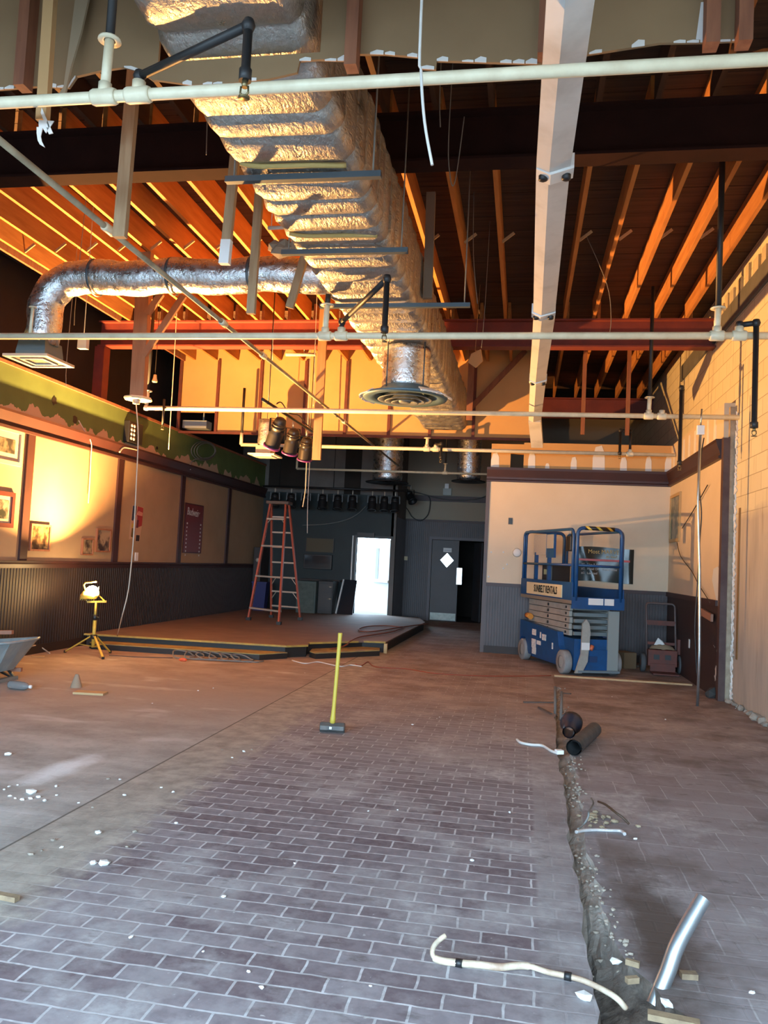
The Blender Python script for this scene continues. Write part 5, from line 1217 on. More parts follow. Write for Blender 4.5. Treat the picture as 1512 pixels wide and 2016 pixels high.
build(fins, 'cooling_fins', yellow, hd)
build(MB().lathe([(.085, -.012), (.085, .01), (.075, .045), (.05, .075), (.02, .088), (.001, .09)], hc, n, 20), 'glass', lampglass, hd)
gd = MB()
for i in (-1, 0, 1): gd.tube([hc+n*.0+ux*i*.05-uy*.083, hc+n*.075+ux*i*.05-uy*.05, hc+n*.098+ux*i*.03, hc+n*.075+ux*i*.05+uy*.05, hc+n*.0+ux*i*.05+uy*.083], .002, 5)
build(gd, 'wire_guard', alum, hd)
hb = hc+V3((0, 0, .10))-n*.02; build(MB().tube([hc-ux*.08+uy*.05, hb-ux*.10+uy*.03, hb-ux*.08+uy*.03+V3((0, 0, .03)), hb+ux*.06+uy*.03+V3((0, 0, .05))], .011, 8), 'handle', yellow, hd)
build(MB().bar(hc-ux*.115-n*.05, V3((WL.x-.11, WL.y-.02, hc.z-.13)), .02, .006).bar(hc+ux*.115-n*.05, V3((WL.x+.12, WL.y+.02, hc.z-.115)), .02, .006), 'bracket', yellow, hd)
lp_ = bpy.data.lights.new('halogen_bulb', 'AREA'); lp_.shape = 'RECTANGLE'; lp_.size = .12; lp_.size_y = .06; lp_.spread = math.radians(141); lp_.energy = LAMP_W; lp_.color = LAMP_C
lo = bpy.data.objects.new('halogen_bulb', lp_); lo.matrix_world = Matrix((ux, -uy, -n)).transposed().to_4x4(); lo.location = hc+n*.105; COL.objects.link(lo)

# ============================================================ SLEDGEHAMMER
hb0 = at(654, 1437, Y=6.6); hb0.z = .0; top = at(670, 1246, Y=6.6)
t = thing('sledgehammer', 'yellow-handled sledgehammer standing on its head on the brick floor', 'hammer', (hb0.x, 6.6, 0))
hm = MB(); r_ = .044; L = .105
prof = [(-L, .036), (-L+.008, .042), (-.045, .042), (-.03, .040), (.03, .040), (.045, .042), (L-.008, .042), (L, .036)]
Rz = Matrix.Rotation(math.radians(8), 3, 'Z'); vs = []
for x, r in prof:
    for k in range(8):
        a = PI/8+k*PI/4; vs.append(V3((hb0.x, 6.6, .0405)) + Rz @ V3((x, r*1.04*math.cos(a), r*1.04*math.sin(a))))
hm.add(vs, [(i*8+k, i*8+(k+1) % 8, (i+1)*8+(k+1) % 8, (i+1)*8+k) for i in range(len(prof)-1) for k in range(8)] + [tuple(range(8))[::-1], tuple(range(8*(len(prof)-1), 8*len(prof)))])
build(hm, 'head', steelh, t)
P = [V3((hb0.x, 6.6, .075)).lerp(top, f) for f in (0, .05, .1, .2, .5, .8, .93, .985, 1)]
build(MB().tube(P, [.024, .023, .019, .0165, .0165, .0165, .017, .019, .018], 12), 'handle', yelh, t)
build(MB().box((hb0.x-.005, 6.6-.044, .042), (.022, .006, .02)), 'white_mark', whitep, t)

# ============================================================ SCISSOR LIFT
u_ = V3((.935, .354, 0)).normalized(); RZL = math.atan2(u_.y, u_.x)
o_ = at(1107, 1326, Z=0)
LW, LL = .78, 1.52
lf_ = thing('scissor_lift', 'blue scissor lift parked in front of the cream partition', 'scissor lift', o_, RZL)
def LB(mb, nm, mat, par=None): return build(mb, nm, mat, par or lf_, local=True)
x0, x1 = 0.0, LW; ya, yb = -.22, LL+.22
def wheel(x, y, sx):
    w_ = LB(MB().lathe([(.09, -.055), (.155, -.055), (.165, -.045), (.165, .045), (.155, .055), (.09, .055)], (x+sx*.0, y, .165), (1, 0, 0), 26), 'wheel', tyre)
    LB(MB().lathe([(.001, -.04), (.05, -.052), (.07, -.045), (.092, -.05), (.092, .05), (.07, .045), (.001, .04)], (x, y, .165), (1, 0, 0), 20), 'hub', M('dusty_hub', (.30, .32, .31), .6), w_)
for x in (x0+.02, x1-.02):
    for y in (0, LL): wheel(x, y, 0)
ch_ = MB(); ch_.mm(x0+.09, x1-.09, ya+.06, yb-.06, .07, .50)
LB(ch_, 'chassis', bluep)
sd = MB()
prof = [(.12, .12), (LL-.2, .12), (LL-.12, .24), (LL-.05, .36), (LL+.12, .36), (LL+.18, .30), (yb-.03, .30), (yb-.03, .62), (.22, .56), (.16, .38), (.10, .32)]
sd.prism([(x0+.0, y, z) for y, z in prof], (.09, 0, 0)); LB(sd, 'side_tray', bluep)
sd = MB(); sd.prism([(x1-.09, y, z) for y, z in prof], (.09, 0, 0)); LB(sd, 'side_tray', bluep)
en = LB(MB().mm(x0+.16, x1-.14, ya+.03, ya+.07, .08, .36), 'end_plate', bluep)
LB(MB().mm(x0+.12, x1-.04, ya-.03, ya+.03, .05, .08), 'end_plate', M('dusty_bumper', (.14, .18, .20), .7), None)
LB(MB().mm(x0+.30, x1-.36, ya+.02, ya+.03, .19, .27), 'latch', M('dark_blue', (.01, .04, .12)), en)
# folded scissor stack
nL = 5; zb = .53
for i in range(nL):
    z = zb + i*.088
    for x in (x0+.09, x1-.13):
        LB(MB().mm(x, x+.045, .02+.02*(i % 2), LL+.06, z, z+.078), 'scissor_arm', greyl)
    LB(MB().mm(x0+.135, x1-.13, -.05+.02*(i % 2), -.0+.02*(i % 2), z+.01, z+.06), 'cross_tube', M('grey_blue_tube', (.20, .24, .25), .5, .3))
pn = MB()
for i in range(nL):
    pn.lathe([(.001, -.012), (.022, -.012), (.022, 0)], (x0+.09, LL*.52, zb+.04+i*.088), (1, 0, 0), 10)
    pn.lathe([(.001, -.012), (.018, -.012), (.018, 0)], (x0+.09, .14, zb+.04+i*.088), (1, 0, 0), 10)
LB(pn, 'pivot_pins', black)
LB(MB().mm(x0+.27, x1-.30, -.04, .1, .40, .50), 'battery_cover', bluep)
LB(MB().mm(x1-.21, x1-.05, ya+.02, ya+.05, .08, .90), 'grey_end_panel', M('grey_blue_panel', (.25, .28, .27), .6))
ld_ = MB(); ld_.prism([(x0+.18, ya-.02, .04), (x0+.26, ya-.02, .20), (x0+.29, ya-.02, .60), (x0+.27, ya-.02, .72), (x0+.22, ya-.02, .78), (x0+.17, ya-.02, .72), (x0+.16, ya-.02, .30), (x0+.08, ya-.02, .04)], (0, .03, 0))
ldo = LB(ld_, 'ladder_bracket', greyl); LB(MB().mm(x0+.16, x0+.28, ya-.024, ya-.02, .36, .46), 'white_label', whitep, ldo)
LB(MB().tube([(x0+.33, ya, .42), (x0+.30, ya-.01, .36)], .03, 8), 'orange_knob', M('orange_knob', (.55, .14, .06), .5))
LB(MB().tube([(x0+.03, LL-.02, .70), (x0+.03, LL-.10, .70), (x0+.03, LL-.18, .69)], .045, 10), 'beacon', M('amber_beacon', (.65, .24, .04), .4))
# platform with toe board
pz = .98
LB(MB().mm(x0, x1, ya, yb, pz, pz+.05), 'platform_floor', M('platform_steel', (.28, .25, .20), .6, .3))
tb = MB(); tb.mm(x0, x0+.02, ya, yb, pz+.05, pz+.30); LB(tb, 'toe_board', bluep)
LB(MB().mm(x1-.02, x1, ya, yb, pz+.05, pz+.22), 'toe_board', bluep)
LB(MB().mm(x0+.02, x1-.02, yb-.02, yb, pz+.05, pz+.22), 'toe_board', bluep)
LB(MB().mm(x0+.0, x1, ya-.02, ya, pz-.06, pz+.10), 'front_beam', bluep)
LB(MB().mm(x0+.24, x0+.46, ya-.026, ya-.02, pz-.0, pz+.09), 'white_label', whitep); LB(MB().mm(x0+.48, x0+.62, ya-.026, ya-.02, pz-.0, pz+.09), 'white_label', whitep)
for y, z, w_, h in ((LL-.42, .47, .16, .09), (LL-.68, .45, .05, .09), (LL-.82, .43, .15, .09), (LL-.42, .30, .17, .13), (LL-.62, .33, .16, .06), (LL-.44, .19, .16, .10), (.38, .34, .05, .09)):
    LB(MB().mm(x0-.003, x0, y-w_/2, y+w_/2, z-h/2, z+h/2), 'sticker', whites)
sg = LB(MB().mm(x0-.012, x0, .10, LL-.06, pz+.07, pz+.25), 'sign_plate', signy)
text('SUNBELT RENTALS', 'sign_lettering', .15, (x0-.014, .70, pz+.158), (0, -1, 0), (0, 0, 1), black, sg, .70, local=True, bold=.0035)
# guard rails
def bent(P, r=.019, rad=.10):
    out = [V3(P[0])]
    for a, b, c in zip(P, P[1:], P[2:]):
        a, b, c = V3(a), V3(b), V3(c); d1 = (a-b).normalized(); d2 = (c-b).normalized()
        p, q = b+d1*rad, b+d2*rad
        for i in range(6):
            s = i/5; out.append((p*(1-s)**2 + b*2*s*(1-s) + q*s*s))
    return out + [V3(P[-1])]
zt = 2.02
for x, nm in ((x0+.02, 'side_rail'), (x1-.02, 'side_rail')):
    P = bent([(x, yb-.03, pz+.05), (x, yb-.03, zt), (x, ya+.04, zt), (x, ya+.04, pz+.05)])
    rl_ = LB(MB().tube(P, .021, 10), nm, bluep)
    LB(MB().tube([(x, yb-.03, 1.52), (x, ya+.04, 1.52)], .017, 8), 'mid_rail', bluep, rl_)
for y in (ya+.0, yb-.0):
    P = bent([(x0+.06, y, pz+.05), (x0+.06, y, zt+.02), (x1-.06, y, zt+.02), (x1-.06, y, pz+.05)])
    rl_ = LB(MB().tube(P, .026, 10), 'end_rail', bluep)
    LB(MB().tube([(x0+.06, y, 1.52), (x1-.06, y, 1.52)], .017, 8), 'mid_rail', bluep, rl_)
    if y < 0: LB(MB().tube([(x0+.16, y, zt+.02), (x1-.18, y, zt+.02)], .0285, 12), 'hazard_tape', hazm, rl_)
LB(MB().tube([(x0+.12, ya+.12, zt-.06), (x0+.06, ya+.06, zt-.3), (x0+.03, ya+.04, pz+.06)], .022, 8), 'chain_post', bluep)
# control station and placards hung on the far part of the rail
pm = LB(MB().mm(x0+.10, x0+.13, LL-.52, LL-.02, 1.66, 1.98), 'placard', M('grey_placard', (.34, .35, .36), .6, col2=(.25, .26, .28), scale=60, stretch=(1, 1, 3)))
LB(MB().mm(x0+.10, x0+.13, LL-.84, LL-.54, 1.62, 1.98), 'placard', bluep); LB(MB().mm(x0+.094, x0+.10, LL-.82, LL-.56, 1.76, 1.97), 'placard_sheet', M('grey_placard', (.34, .35, .36)), pm)
LB(MB().bar((x0+.12, LL-.10, pz+.05), (x0+.12, LL-.10, 1.7), .05, .05).bar((x0+.12, LL-.62, pz+.05), (x0+.12, LL-.62, 1.7), .05, .05), 'placard_post', bluep)
cb_ = LB(MB().mm(x0+.16, x0+.48, LL-.60, LL-.24, pz+.05, 1.52), 'manual_box', black); bevel(cb_, .02)
LB(MB().mm(x0+.152, x0+.16, LL-.50, LL-.34, 1.36, 1.44), 'box_label', M('green_label', (.25, .32, .22), .6), cb_)
ct = LB(MB().box((x0+.20, .28, 1.83), (.12, .16, .22)), 'control_box', black); bevel(ct, .015)
LB(MB().tube([(x0+.20, .28, 1.94), (x0+.20, .27, 2.03)], .015, 8), 'joystick', black, ct)

# ============================================================ DOLLY AT THE RIGHT
DY = 12.55
def dp(x, y, d=0): return at(x, y, Y=DY+d)
g = at(1301, 1327, Z=0)
hx0, hx1 = dp(1273, 1250).x, dp(1330, 1250).x
t = thing('hand_truck', 'rusty red two-wheeled hand truck standing against the dark wainscot right of the lift', 'hand truck', ((hx0+hx1)/2, DY, 0))
zt_ = dp(1300, 1189).z
P = bent([(hx0, DY-.10, .10), (hx0-.0, DY+.12, zt_), (hx1, DY+.12, zt_), (hx1, DY-.10, .10)], rad=.06)
build(MB().tube(P, .016, 10), 'frame_tube', M('dark_grey_tube', (.10, .07, .065), .5), t)
build(MB().bar((hx0, DY+.045, .72), (hx1, DY+.045, .72), .02, .07), 'cross_bar', redb, t)
build(MB().bar((hx0, DY-.02, .42), (hx1, DY-.02, .42), .02, .04), 'cross_bar', redb, t)
bevel(build(MB().mm(hx0-.0, hx1+.0, DY-.20, DY-.02, .10, .34), 'axle_box', redb, t), .01)
build(MB().mm(hx0+.03, hx1-.03, DY-.52, DY-.20, .012, .03).mm(hx0+.03, hx1-.03, DY-.22, DY-.20, .03, .14), 'toe_plate', redb, t)
for x in (hx0-.06, hx1+.06):
    w_ = build(MB().lathe([(.05, -.03), (.12, -.035), (.135, -.02), (.135, .02), (.12, .035), (.05, .03)], (x, DY-.10, .135), (1, 0, 0), 20), 'wheel', M('dark_dusty_tyre', (.07, .075, .08), .8), t)
    build(MB().lathe([(.001, -.03), (.05, -.03), (.05, .03), (.001, .03)], (x, DY-.10, .135), (1, 0, 0), 14), 'hub', redb, w_)
build(MB().mm(hx0+.08, hx0+.16, DY-.206, DY-.20, .20, .27).mm(hx0+.24, hx0+.32, DY-.206, DY-.20, .20, .27), 'slot', black, t)
build(MB().mm(hx1+.01, hx1+.075, DY-.12, DY-.02, .28, .50), 'wheel_guard', redb, t)
sack = MB(); r13 = random.Random(5)
sk = thing('dust_sheet', 'crumpled tan sack with a white rag lying across the axle of the hand truck', 'sack', ((hx0+hx1)/2, DY-.11, .345))
vs = []; nU, nV = 12, 6
for j in range(nV+1):
    for i in range(nU+1):
        u, v = i/nU, j/nV; vs.append((hx0+.03+(hx1-hx0-.06)*u, DY-.19+.16*v, .342+.075*math.sin(PI*u)**.5*math.sin(PI*v)+r13.uniform(0, .012)))
sack.add(vs, [(j*(nU+1)+i, j*(nU+1)+i+1, (j+1)*(nU+1)+i+1, (j+1)*(nU+1)+i) for j in range(nV) for i in range(nU)], True)
build(sack, 'tan_cloth', M('tan_cloth', (.26, .19, .12), .9), sk)
c = dp(1298, 1268, -.1); build(MB().add([(c.x-.08, DY-.13, .405), (c.x+.08, DY-.14, .405), (c.x+.03, DY-.06, .405), (c.x-.02, DY-.10, .51), (c.x+.05, DY-.10, .46)], [(0, 1, 3), (1, 2, 4), (2, 0, 3), (1, 4, 3), (4, 2, 3), (0, 2, 1)]), 'white_rag', M('white_rag', (.7, .7, .68), .9), sk)
c = at(1252, 1290, Z=.0); c = V3((hx0-.28, DY+.25, 0))
bevel(tag(build(MB().box((c.x, c.y, .12), (.22, .30, .24), Matrix.Rotation(.5, 3, 'Z')), 'cardboard_box', M('brown_cardboard', (.20, .135, .075), .85), loc=(c.x, c.y, 0)), 'small brown cardboard box in the shadow left of the hand truck', 'box'), .004)
a = at(1091, 1330, Z=.012); b = at(1362, 1348, Z=.012)
single(MB().bar((a.x, a.y, .012), (b.x, b.y, .012), .06, .022), 'lumber_strip', ply, 'long pale strip of lumber lying on the floor in front of the lift wheels', 'lumber')
a = at(1225, 1300, Z=.02); b = at(1255, 1312, Z=.02); single(MB().bar(a, b, .07, .03), 'lumber_offcut', M('dark_offcut', (.10, .08, .065), .8), 'dark wood offcut on the floor between the lift and the hand truck', 'lumber')
a = at(1352, 1322, Z=.03); b = at(1376, 1342, Z=.03); single(MB().bar(a, b, .07, .05), 'lumber_offcut', M('grey_offcut', (.13, .12, .11), .8), 'grey wood offcut on the floor right of the hand truck wheel', 'lumber')

# ============================================================ WHEELBARROW AT THE LEFT EDGE
WY = 7.55
rim = at(47, 1262, Y=WY); rx, rz = rim.x, rim.z
t = thing('wheelbarrow', 'blue-grey wheelbarrow cut off by the left edge of the picture', 'wheelbarrow', (rx-.55, WY, 0))
tr = MB(); top = [(rx-.98, WY-.30), (rx-.06, WY-.36), (rx, WY-.22), (rx+.01, WY), (rx, WY+.22), (rx-.06, WY+.36), (rx-.98, WY+.30)]
bot = [(rx-.80, WY-.18), (rx-.24, WY-.22), (rx-.19, WY-.14), (rx-.18, WY), (rx-.19, WY+.14), (rx-.24, WY+.22), (rx-.80, WY+.18)]
zs = [rz-.10, rz, rz, rz, rz, rz, rz-.10]; n_ = 7
V_ = [(x, y, z) for (x, y), z in zip(top, zs)] + [(x, y, .12) for x, y in bot]
Vi = [(x-(.012 if x > rx-.5 else -.012), y*1.0+(-.012 if y > WY else .012), z) for x, y, z in V_[:7]] + [(x, y, .135) for x, y in bot]
tr.add(V_, [(i, (i+1) % n_, (i+1) % n_+n_, i+n_)[::-1] for i in range(n_)] + [tuple(range(n_, 2*n_))[::-1]])
tr.add(Vi, [(i, (i+1) % n_, (i+1) % n_+n_, i+n_) for i in range(n_)] + [tuple(range(n_, 2*n_))])
build(tr, 'tray', barrow, t)
build(MB().tube([V3(p) for p in V_[:7]]+[V3(V_[0])], .013, 8), 'rolled_rim', barrow, t)
for sy in (-1, 1):
    h = build(MB().bar((rx-1.02, WY+sy*.12, .10), (rx-.16, WY+sy*.24, .105), .04, .04), 'handle', M('handle_wood', (.30, .14, .09), .7), t)
    build(MB().bar((rx-.30, WY+sy*.20, .11), (rx-.22, WY+sy*.22, .012), .035, .02).bar((rx-.48, WY+sy*.20, .11), (rx-.22, WY+sy*.22, .012), .035, .02), 'leg', black, t)
build(MB().bar((rx-.22, WY-.24, .02), (rx-.22, WY+.24, .02), .05, .035), 'leg_crossbar', M('dusty_bar', (.2, .2, .18), .8), t)
build(MB().lathe([(.06, -.035), (.13, -.045), (.155, -.03), (.155, .03), (.13, .045), (.06, .035)], (rx-.98, WY, .155), (0, 1, 0), 22), 'wheel', M('dark_dusty_tyre', (.07, .075, .08)), t)
build(MB().tube([(rx-.98, WY-.13, .155), (rx-.98, WY+.13, .155)], .012, 8), 'axle', alum, t)
b = at(33, 1243, Y=8.0)
t2 = thing('wooden_bar', 'brown wooden bar lying across the far rim of the wheelbarrow at the left edge', 'bar', (b.x-.5, 8.0, rz))
build(MB().bar((b.x, 7.93, rz+.035), (b.x-1.0, 7.80, rz-.03), .05, .04), 'bar_wood', M('handle_wood', (.30, .14, .09)), t2)

# ============================================================ DEBRIS ON THE FLOOR
# pipe offcuts beside the trench
q0 = at(1122, 1470, Z=.07); q1 = at(1170, 1436, Z=.07)
t = thing('pipe_offcut', 'grey-black length of drain pipe lying beside the trench, right of the black stub', 'pipe', (q0.x, q0.y, 0))
m = MB(); m.tube([q0+V3((.03, .0, -.005)), q1], .062, 18, caps=False); m.tube([q0+V3((.03, .0, -.005)), q1], .05, 18, caps=False); build(m, 'pipe_wall', M('charcoal_pipe', (.045, .05, .05), .55, col2=(.09, .09, .095), scale=12), t)
q0 = at(1120, 1432, Z=.06); 
t = thing('pipe_stub', 'short flared black pipe fitting at the edge of the trench', 'pipe', (q0.x+.06, q0.y, 0))
c = at(1127, 1440, Z=.06)
build(MB().lathe([(.055, -.11), (.060, -.02), (.072, .0), (.095, .05), (.098, .10), (.08, .10), (.05, .0), (.045, -.11)], (c.x-.02, c.y, .098), (.15, .95, .25), 18), 'fitting', M('blue_black_pipe', (.014, .018, .030), .45), t)
# bent cream pipe in the foreground
P = [(877, 1842, .10), (868, 1848, .09), (856, 1860, .05), (851, 1874, .02), (856, 1886, .0), (872, 1892), (905, 1896), (950, 1900), (985, 1904), (1020, 1901), (1045, 1903), (1080, 1914), (1118, 1922), (1150, 1931), (1190, 1950), (1215, 1966), (1232, 1985, -.03)]
pts = [at(a[0], a[1], Z=.014+(a[2] if len(a) > 2 else 0)) for a in P]
t = thing('bent_tubing', 'bent cream tubing with a hooked end lying across the bricks into the trench', 'tubing', (pts[5].x, pts[5].y, 0))
build(MB().tube(smoothpts(pts, 5), [.009]*20+[.013]*30+[.010]*(len(smoothpts(pts, 5))-50), 10), 'tube', M('dirty_cream_tube', (.55, .48, .36), .55, col2=(.33, .22, .15), scale=14), t)
for px_, py_ in ((904, 1896), (1118, 1922)):
    q = at(px_, py_, Z=.014); build(MB().tube([q+V3((-.012, .002, 0)), q+V3((.012, -.002, 0))], .0155, 10), 'dark_band', black, t)
# steel stub standing in the trench
p0 = at(1287, 1980, Z=-.06); p1 = at(1384, 1768, Y=p0.y+.16)
t = thing('steel_stub', 'leaning galvanized steel pipe sticking up out of the trench at the lower right', 'pipe', (p0.x, p0.y, p0.z))
mid = p0.lerp(p1, .55)+V3((-.010, 0, .01))
P = smoothpts([p0, p0.lerp(p1, .3)+V3((-.004, 0, .004)), mid, p1], 6)
build(MB().tube(P, .028, 22, caps=False).tube(P, .025, 22, caps=False), 'pipe_wall', galv, t)
# trench rubble, cables, rebar
KEEP = [at(a, b, Z=0) for a, b in ((1287, 1980), (1150, 1450), (1135, 1465), (1127, 1440), (1182, 1612), (1160, 1636), (1140, 1636), (1112, 1366), (1165, 1440), (1120, 1475), (1105, 1450))]
rb_ = MB(); rq = random.Random(77)
for i in range(420):
    y = 2.2+7.9*rq.random()**1.3; i0 = interp(lft, y); i1 = interp(rgt, y); side = rq.random()
    x = i1+rq.gauss(0, .03) if side < .6 else i0+(i1-i0)*rq.random()
    z = -.03 if i0 < x < i1-.03 else .006
    if i0+.02 < x < i1-.02: z = -depth_at(y)*(1-.5*(x-i0)/(i1-i0))+.012
    if min((V3((x, y, 0))-q).length for q in KEEP) < .26: continue
    s = rq.uniform(.006, .024); rb_.chip((x, y, z+s*.2), (s*1.3, s, s*.8), rq)
o = build(rb_, 'trench_rubble', chipg); o['kind'] = 'stuff'; o['label'] = 'loose tan rubble along the broken trench in the brick floor'; o['category'] = 'rubble'
def floor_wire(P, r, mat, lab, nm='cable', cat='cable', k=6, z=0): return cable(P, r, mat, lab, z, nm, cat, k)
floor_wire([(1018, 1456), (1026, 1462), (1045, 1466), (1068, 1468), (1085, 1478), (1098, 1483)], .012, cordw, 'pale cable lying across the bricks to the left of the black pipe fitting', 'cut_cable')
c = at(1101, 1480, Z=.02); single(MB().box(c, (.055, .05, .03), Matrix.Rotation(.4, 3, 'Z')), 'white_block', M('bright_white_block', (.8, .82, .83), .6), 'bright white block at the end of the pale cable by the trench', 'block')
floor_wire([(1134, 1638), (1150, 1635), (1175, 1634), (1200, 1635), (1222, 1636), (1230, 1642)], .010, M('ribbed_metal_sleeve', (.60, .60, .60), .4, .5, bscale=90, bstr=.6), 'whitish ribbed metal sleeve lying right of the trench', 'flex_conduit')
P = [at(1138, 1632, Z=.01), at(1150, 1622, Z=.02), at(1158, 1608, Z=.06), at(1160, 1597, Z=.08), at(1168, 1582, Z=.06), at(1164, 1572, Z=.03)]
single(MB().tube(smoothpts(P, 6), .006, 6), 'cut_cable', cordg, 'thin grey wire arching up beside the ribbed sleeve', 'cable')
floor_wire([(1178, 1578, .03), (1192, 1584, .05), (1210, 1598, .05), (1226, 1610, .03), (1238, 1622)], .007, M('brown_wire', (.06, .035, .02)), 'thin dark wire curving over the hole right of the trench', 'cut_cable')
hl = MB(); c = at(1182, 1612, Z=.004)
r14 = random.Random(8)
for i in range(26):
    s = r14.uniform(.012, .04); hl.chip((c.x-.02+r14.gauss(0, .07), c.y+r14.gauss(0, .06), .004+s*.2), (s*1.4, s, s*.7), r14)
o = build(hl, 'broken_mortar', M('yellow_tan_mortar', (.36, .29, .19), .95, col2=(.2, .15, .1), scale=20)); o['kind'] = 'stuff'; o['label'] = 'heap of broken tan mortar in the hole beside the trench'; o['category'] = 'rubble'
for (a, b, lab) in (((1093, 1352), (1093, 1410), 'left upright-looking rebar stub at the far end of the trench'), ((1106, 1362), (1104, 1418), 'right rebar stub at the far end of the trench')):
    u, v = at(a[0], a[1], Z=.11), at(b[0], b[1], Z=-.02); u.y = v.y+.25; u = at(a[0], a[1], Y=v.y+.2)
    single(MB().tube([v, u], .014, 8), 'rebar_stub', M('rusty_grey_bar', (.13, .11, .095), .8), lab, 'rebar')
for (a, b, lab) in (((1030, 1382), (1092, 1383), 'long thin splinter lying left of the rebar stubs'), ((1060, 1392), (1086, 1405), 'short splinter below the long thin one by the rebar'), ((1105, 1364), (1124, 1366), 'dark scrap of metal right of the rebar stubs')):
    single(MB().bar(at(a[0], a[1], Z=.012), at(b[0], b[1], Z=.02), .018, .012), 'splinter', M('dark_splinter', (.08, .06, .05), .8), lab, 'splinter')
for (a, b, wd, lab) in (((1275, 1997), (1378, 2018), .035, 'yellowish strip of lumber at the bottom edge under the steel pipe'), ((1340, 1919), (1372, 1921), .03, 'short tan brick fragment right of the leaning steel pipe'), ((1232, 1892), (1259, 1900), .016, 'tan splinter of wood left of the leaning steel pipe'), ((1233, 1930), (1256, 1928), .02, 'reddish brick sliver in the trench left of the steel pipe'), ((-6, 1762), (34, 1770), .03, 'broken strip of wood at the left edge on the bricks')):
    single(MB().bar(at(a[0], a[1], Z=.012), at(b[0], b[1], Z=.012), wd, .02), 'wood_scrap', M('pale_scrap_wood', (.30, .22, .13), .9, col2=(.16, .11, .07), scale=20), lab, 'scrap')
rc_ = random.Random(12)
def chip(px_, py_, s, mat, lab, nm='plaster_chip', cat='chip', group=None, fl=.45):
    p = at(px_, py_, Z=0.0); d = s*.58
    single(MB().chip((p.x, p.y, d*fl*.26), (d, d*rc_.uniform(.6, 1), d*fl), rc_), nm, mat, lab, cat, group)
for px_, py_, s, lab in ((16, 1486, .11, 'white plaster lump lying alone on the concrete near the left edge'), (183, 1701, .10, 'left piece of the bright white plaster pair on the bricks'), (205, 1702, .13, 'right piece of the bright white plaster pair on the bricks'), (193, 1641, .08, 'single white plaster chip above the bright pair'), (62, 1562, .15, 'tan plaster lump among the white crumbs at the left edge'), (258, 1846, .05, 'small white chip on the bricks in the lower left'), (490, 1914, .04, 'tiny white chip near the bottom, left of centre'), (1150, 1966, .12, 'white plaster lump under the cream tubing at the trench edge'), (1211, 1895, .09, 'round pale pebble in the trench left of the steel pipe'), (1313, 1979, .10, 'white plaster chunk at the foot of the leaning steel pipe'), (1251, 1652+0, .05, 'pale crumb right of the ribbed metal sleeve')):
    chip(px_, py_, s, chipw, lab)
for px_, py_ in ((8, 1555), (20, 1568), (30, 1572), (44, 1575), (60, 1573), (75, 1570), (88, 1577), (110, 1549), (111, 1566), (18, 1549), (35, 1546)): chip(px_, py_, rc_.uniform(.035, .07), chipw, 'small white crumb in the scatter of crumbs on the concrete at the left edge', group='white crumbs at the left edge')
for px_, py_ in ((182, 1590), (245, 1566), (155, 1581), (317, 1551), (341, 1560), (437, 1476), (496, 1476), (457, 1492), (105, 1655), (60, 1683), (82, 1675), (121, 1669), (250, 1668), (346, 1621), (480, 1480), (265, 1638), (213, 1534), (236, 1535)): chip(px_, py_, rc_.uniform(.03, .065), chipw if rc_.random() < .6 else chipg, 'small loose chip beside the saw-cut joint in the floor', group='chips along the floor joint')
for px_, py_ in ((580, 1700), (725, 1597), (783, 1595), (1003, 1600), (440, 1766), (400, 1874), (515, 1945), (730, 1942), (930, 1695), (860, 1415), (865, 1412), (812, 1427), (390, 1360), (420, 1355), (300, 1385), (1205, 1372), (1310, 1417), (1330, 1325), (1448, 1395), (1300, 1930), (1480, 1955), (940, 1305), (600, 1325)): chip(px_, py_, rc_.uniform(.025, .055), chipw, 'small stray white chip on the open floor', group='stray floor chips')
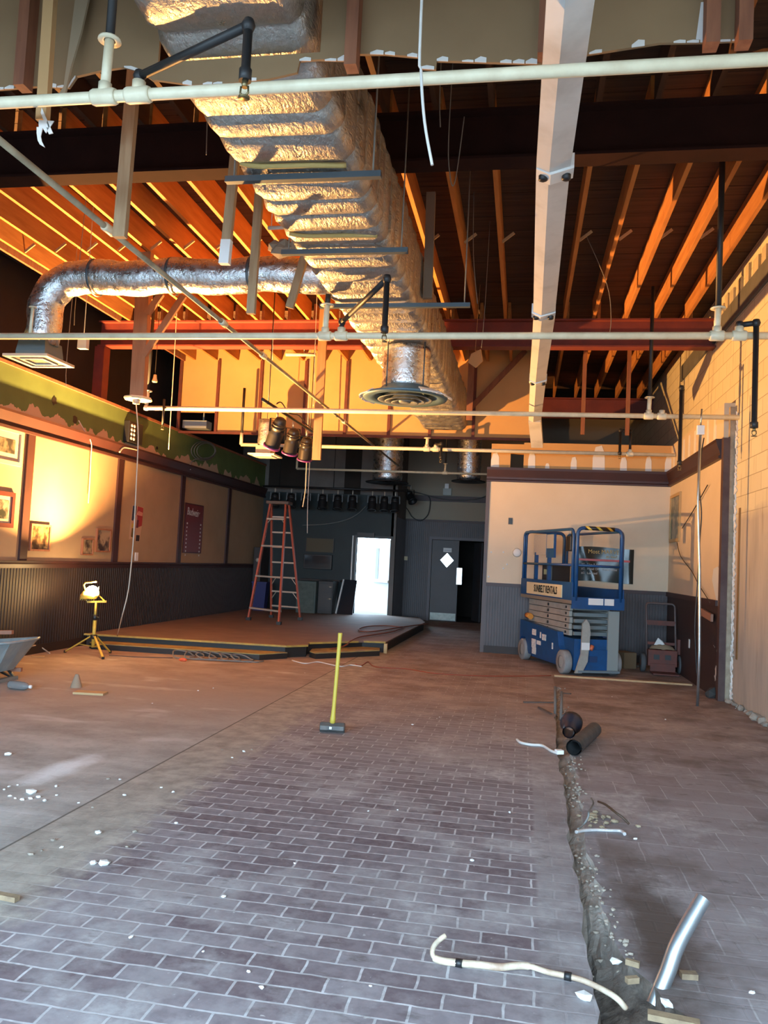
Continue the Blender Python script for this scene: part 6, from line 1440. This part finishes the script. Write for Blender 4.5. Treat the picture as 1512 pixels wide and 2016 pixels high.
# things on the floor near the wheelbarrow
p = at(150, 1353, Z=0); single(MB().lathe([(.06, 0), (.055, .02), (.02, .13), (.015, .135), (.001, .135)], (p.x, p.y, 0), seg=14), 'plaster_cone', M('grey_tan_lump', (.30, .22, .15), .9), 'small grey-tan cone-shaped lump standing on the lit floor', 'lump')
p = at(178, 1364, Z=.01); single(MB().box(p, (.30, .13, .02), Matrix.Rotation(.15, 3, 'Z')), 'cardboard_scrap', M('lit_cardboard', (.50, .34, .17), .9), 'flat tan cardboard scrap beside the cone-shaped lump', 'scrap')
p = at(40, 1350, Z=.04)
t = thing('plastic_bottle', 'clear plastic bottle lying in the wheelbarrow shadow', 'bottle', (p.x, p.y, 0))
gm, gt, gb = nt('clear_grey_plastic'); gb.inputs['Base Color'].default_value = (.35, .36, .36, 1); gb.inputs['Roughness'].default_value = .15; gb.inputs['Transmission Weight'].default_value = .55
build(MB().lathe([(.001, -.13), (.036, -.13), (.04, -.115), (.04, .04), (.034, .07), (.014, .105), (.014, .115)], (p.x, p.y, .041), (1, -.12, 0), 18), 'bottle_body', gm, t)
build(MB().lathe([(.017, .112), (.017, .135), (.001, .135)], V3((p.x, p.y, .041)), (1, -.12, 0), 14), 'cap', whitep, t)
cable([(46, 1280, .05), (60, 1273, .10), (75, 1271, .09), (88, 1279, .03), (98, 1286)], .009, rope, 'short stiff pale cord end by the wall behind the wheelbarrow', 0, 'cord_scrap', 'cord')
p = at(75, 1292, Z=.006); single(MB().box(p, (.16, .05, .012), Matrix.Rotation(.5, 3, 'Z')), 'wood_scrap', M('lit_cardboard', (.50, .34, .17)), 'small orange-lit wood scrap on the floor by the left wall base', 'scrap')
p = at(1440, 1380, X=XB-.02)
rk = MB(); r15 = random.Random(41)
for i in range(16):
    y = 9.9-i*.15; s = r15.uniform(.05, .12); rk.chip((XB-.03+r15.uniform(-.03, .01), y, s*.25), (s, s*1.4, s), r15)
o = build(rk, 'wall_base_rubble', chipg); o['kind'] = 'stuff'; o['label'] = 'broken plaster crumbs along the foot of the block wall'; o['category'] = 'rubble'
p = at(1435, 1378, Z=.0); single(MB().chip((XB-.16, p.y+.1, .05), (.26, .2, .20), r15), 'rubble_lump', M('dark_lump', (.05, .05, .048), .9), 'dark lump at the foot of the torn partition edge', 'lump')
a = at(1475, 655, X=XB-.012)
for px_, y0_, y1_, lab in ((1457, 1000, 1300, 'narrow brown stain streak on the block wall beside the torn partition edge'),):
    u = at(px_, y0_, X=XB-.002); v = at(px_-3, y1_, X=XB-.002)
    single(MB().mm(XB-.008, XB-.001, u.y-.035, u.y+.035, v.z, u.z), 'wall_stain', M('brown_stain', (.22, .13, .05), .9), lab, 'strip')  # thin added strip that stands for a brown stain on the blocks
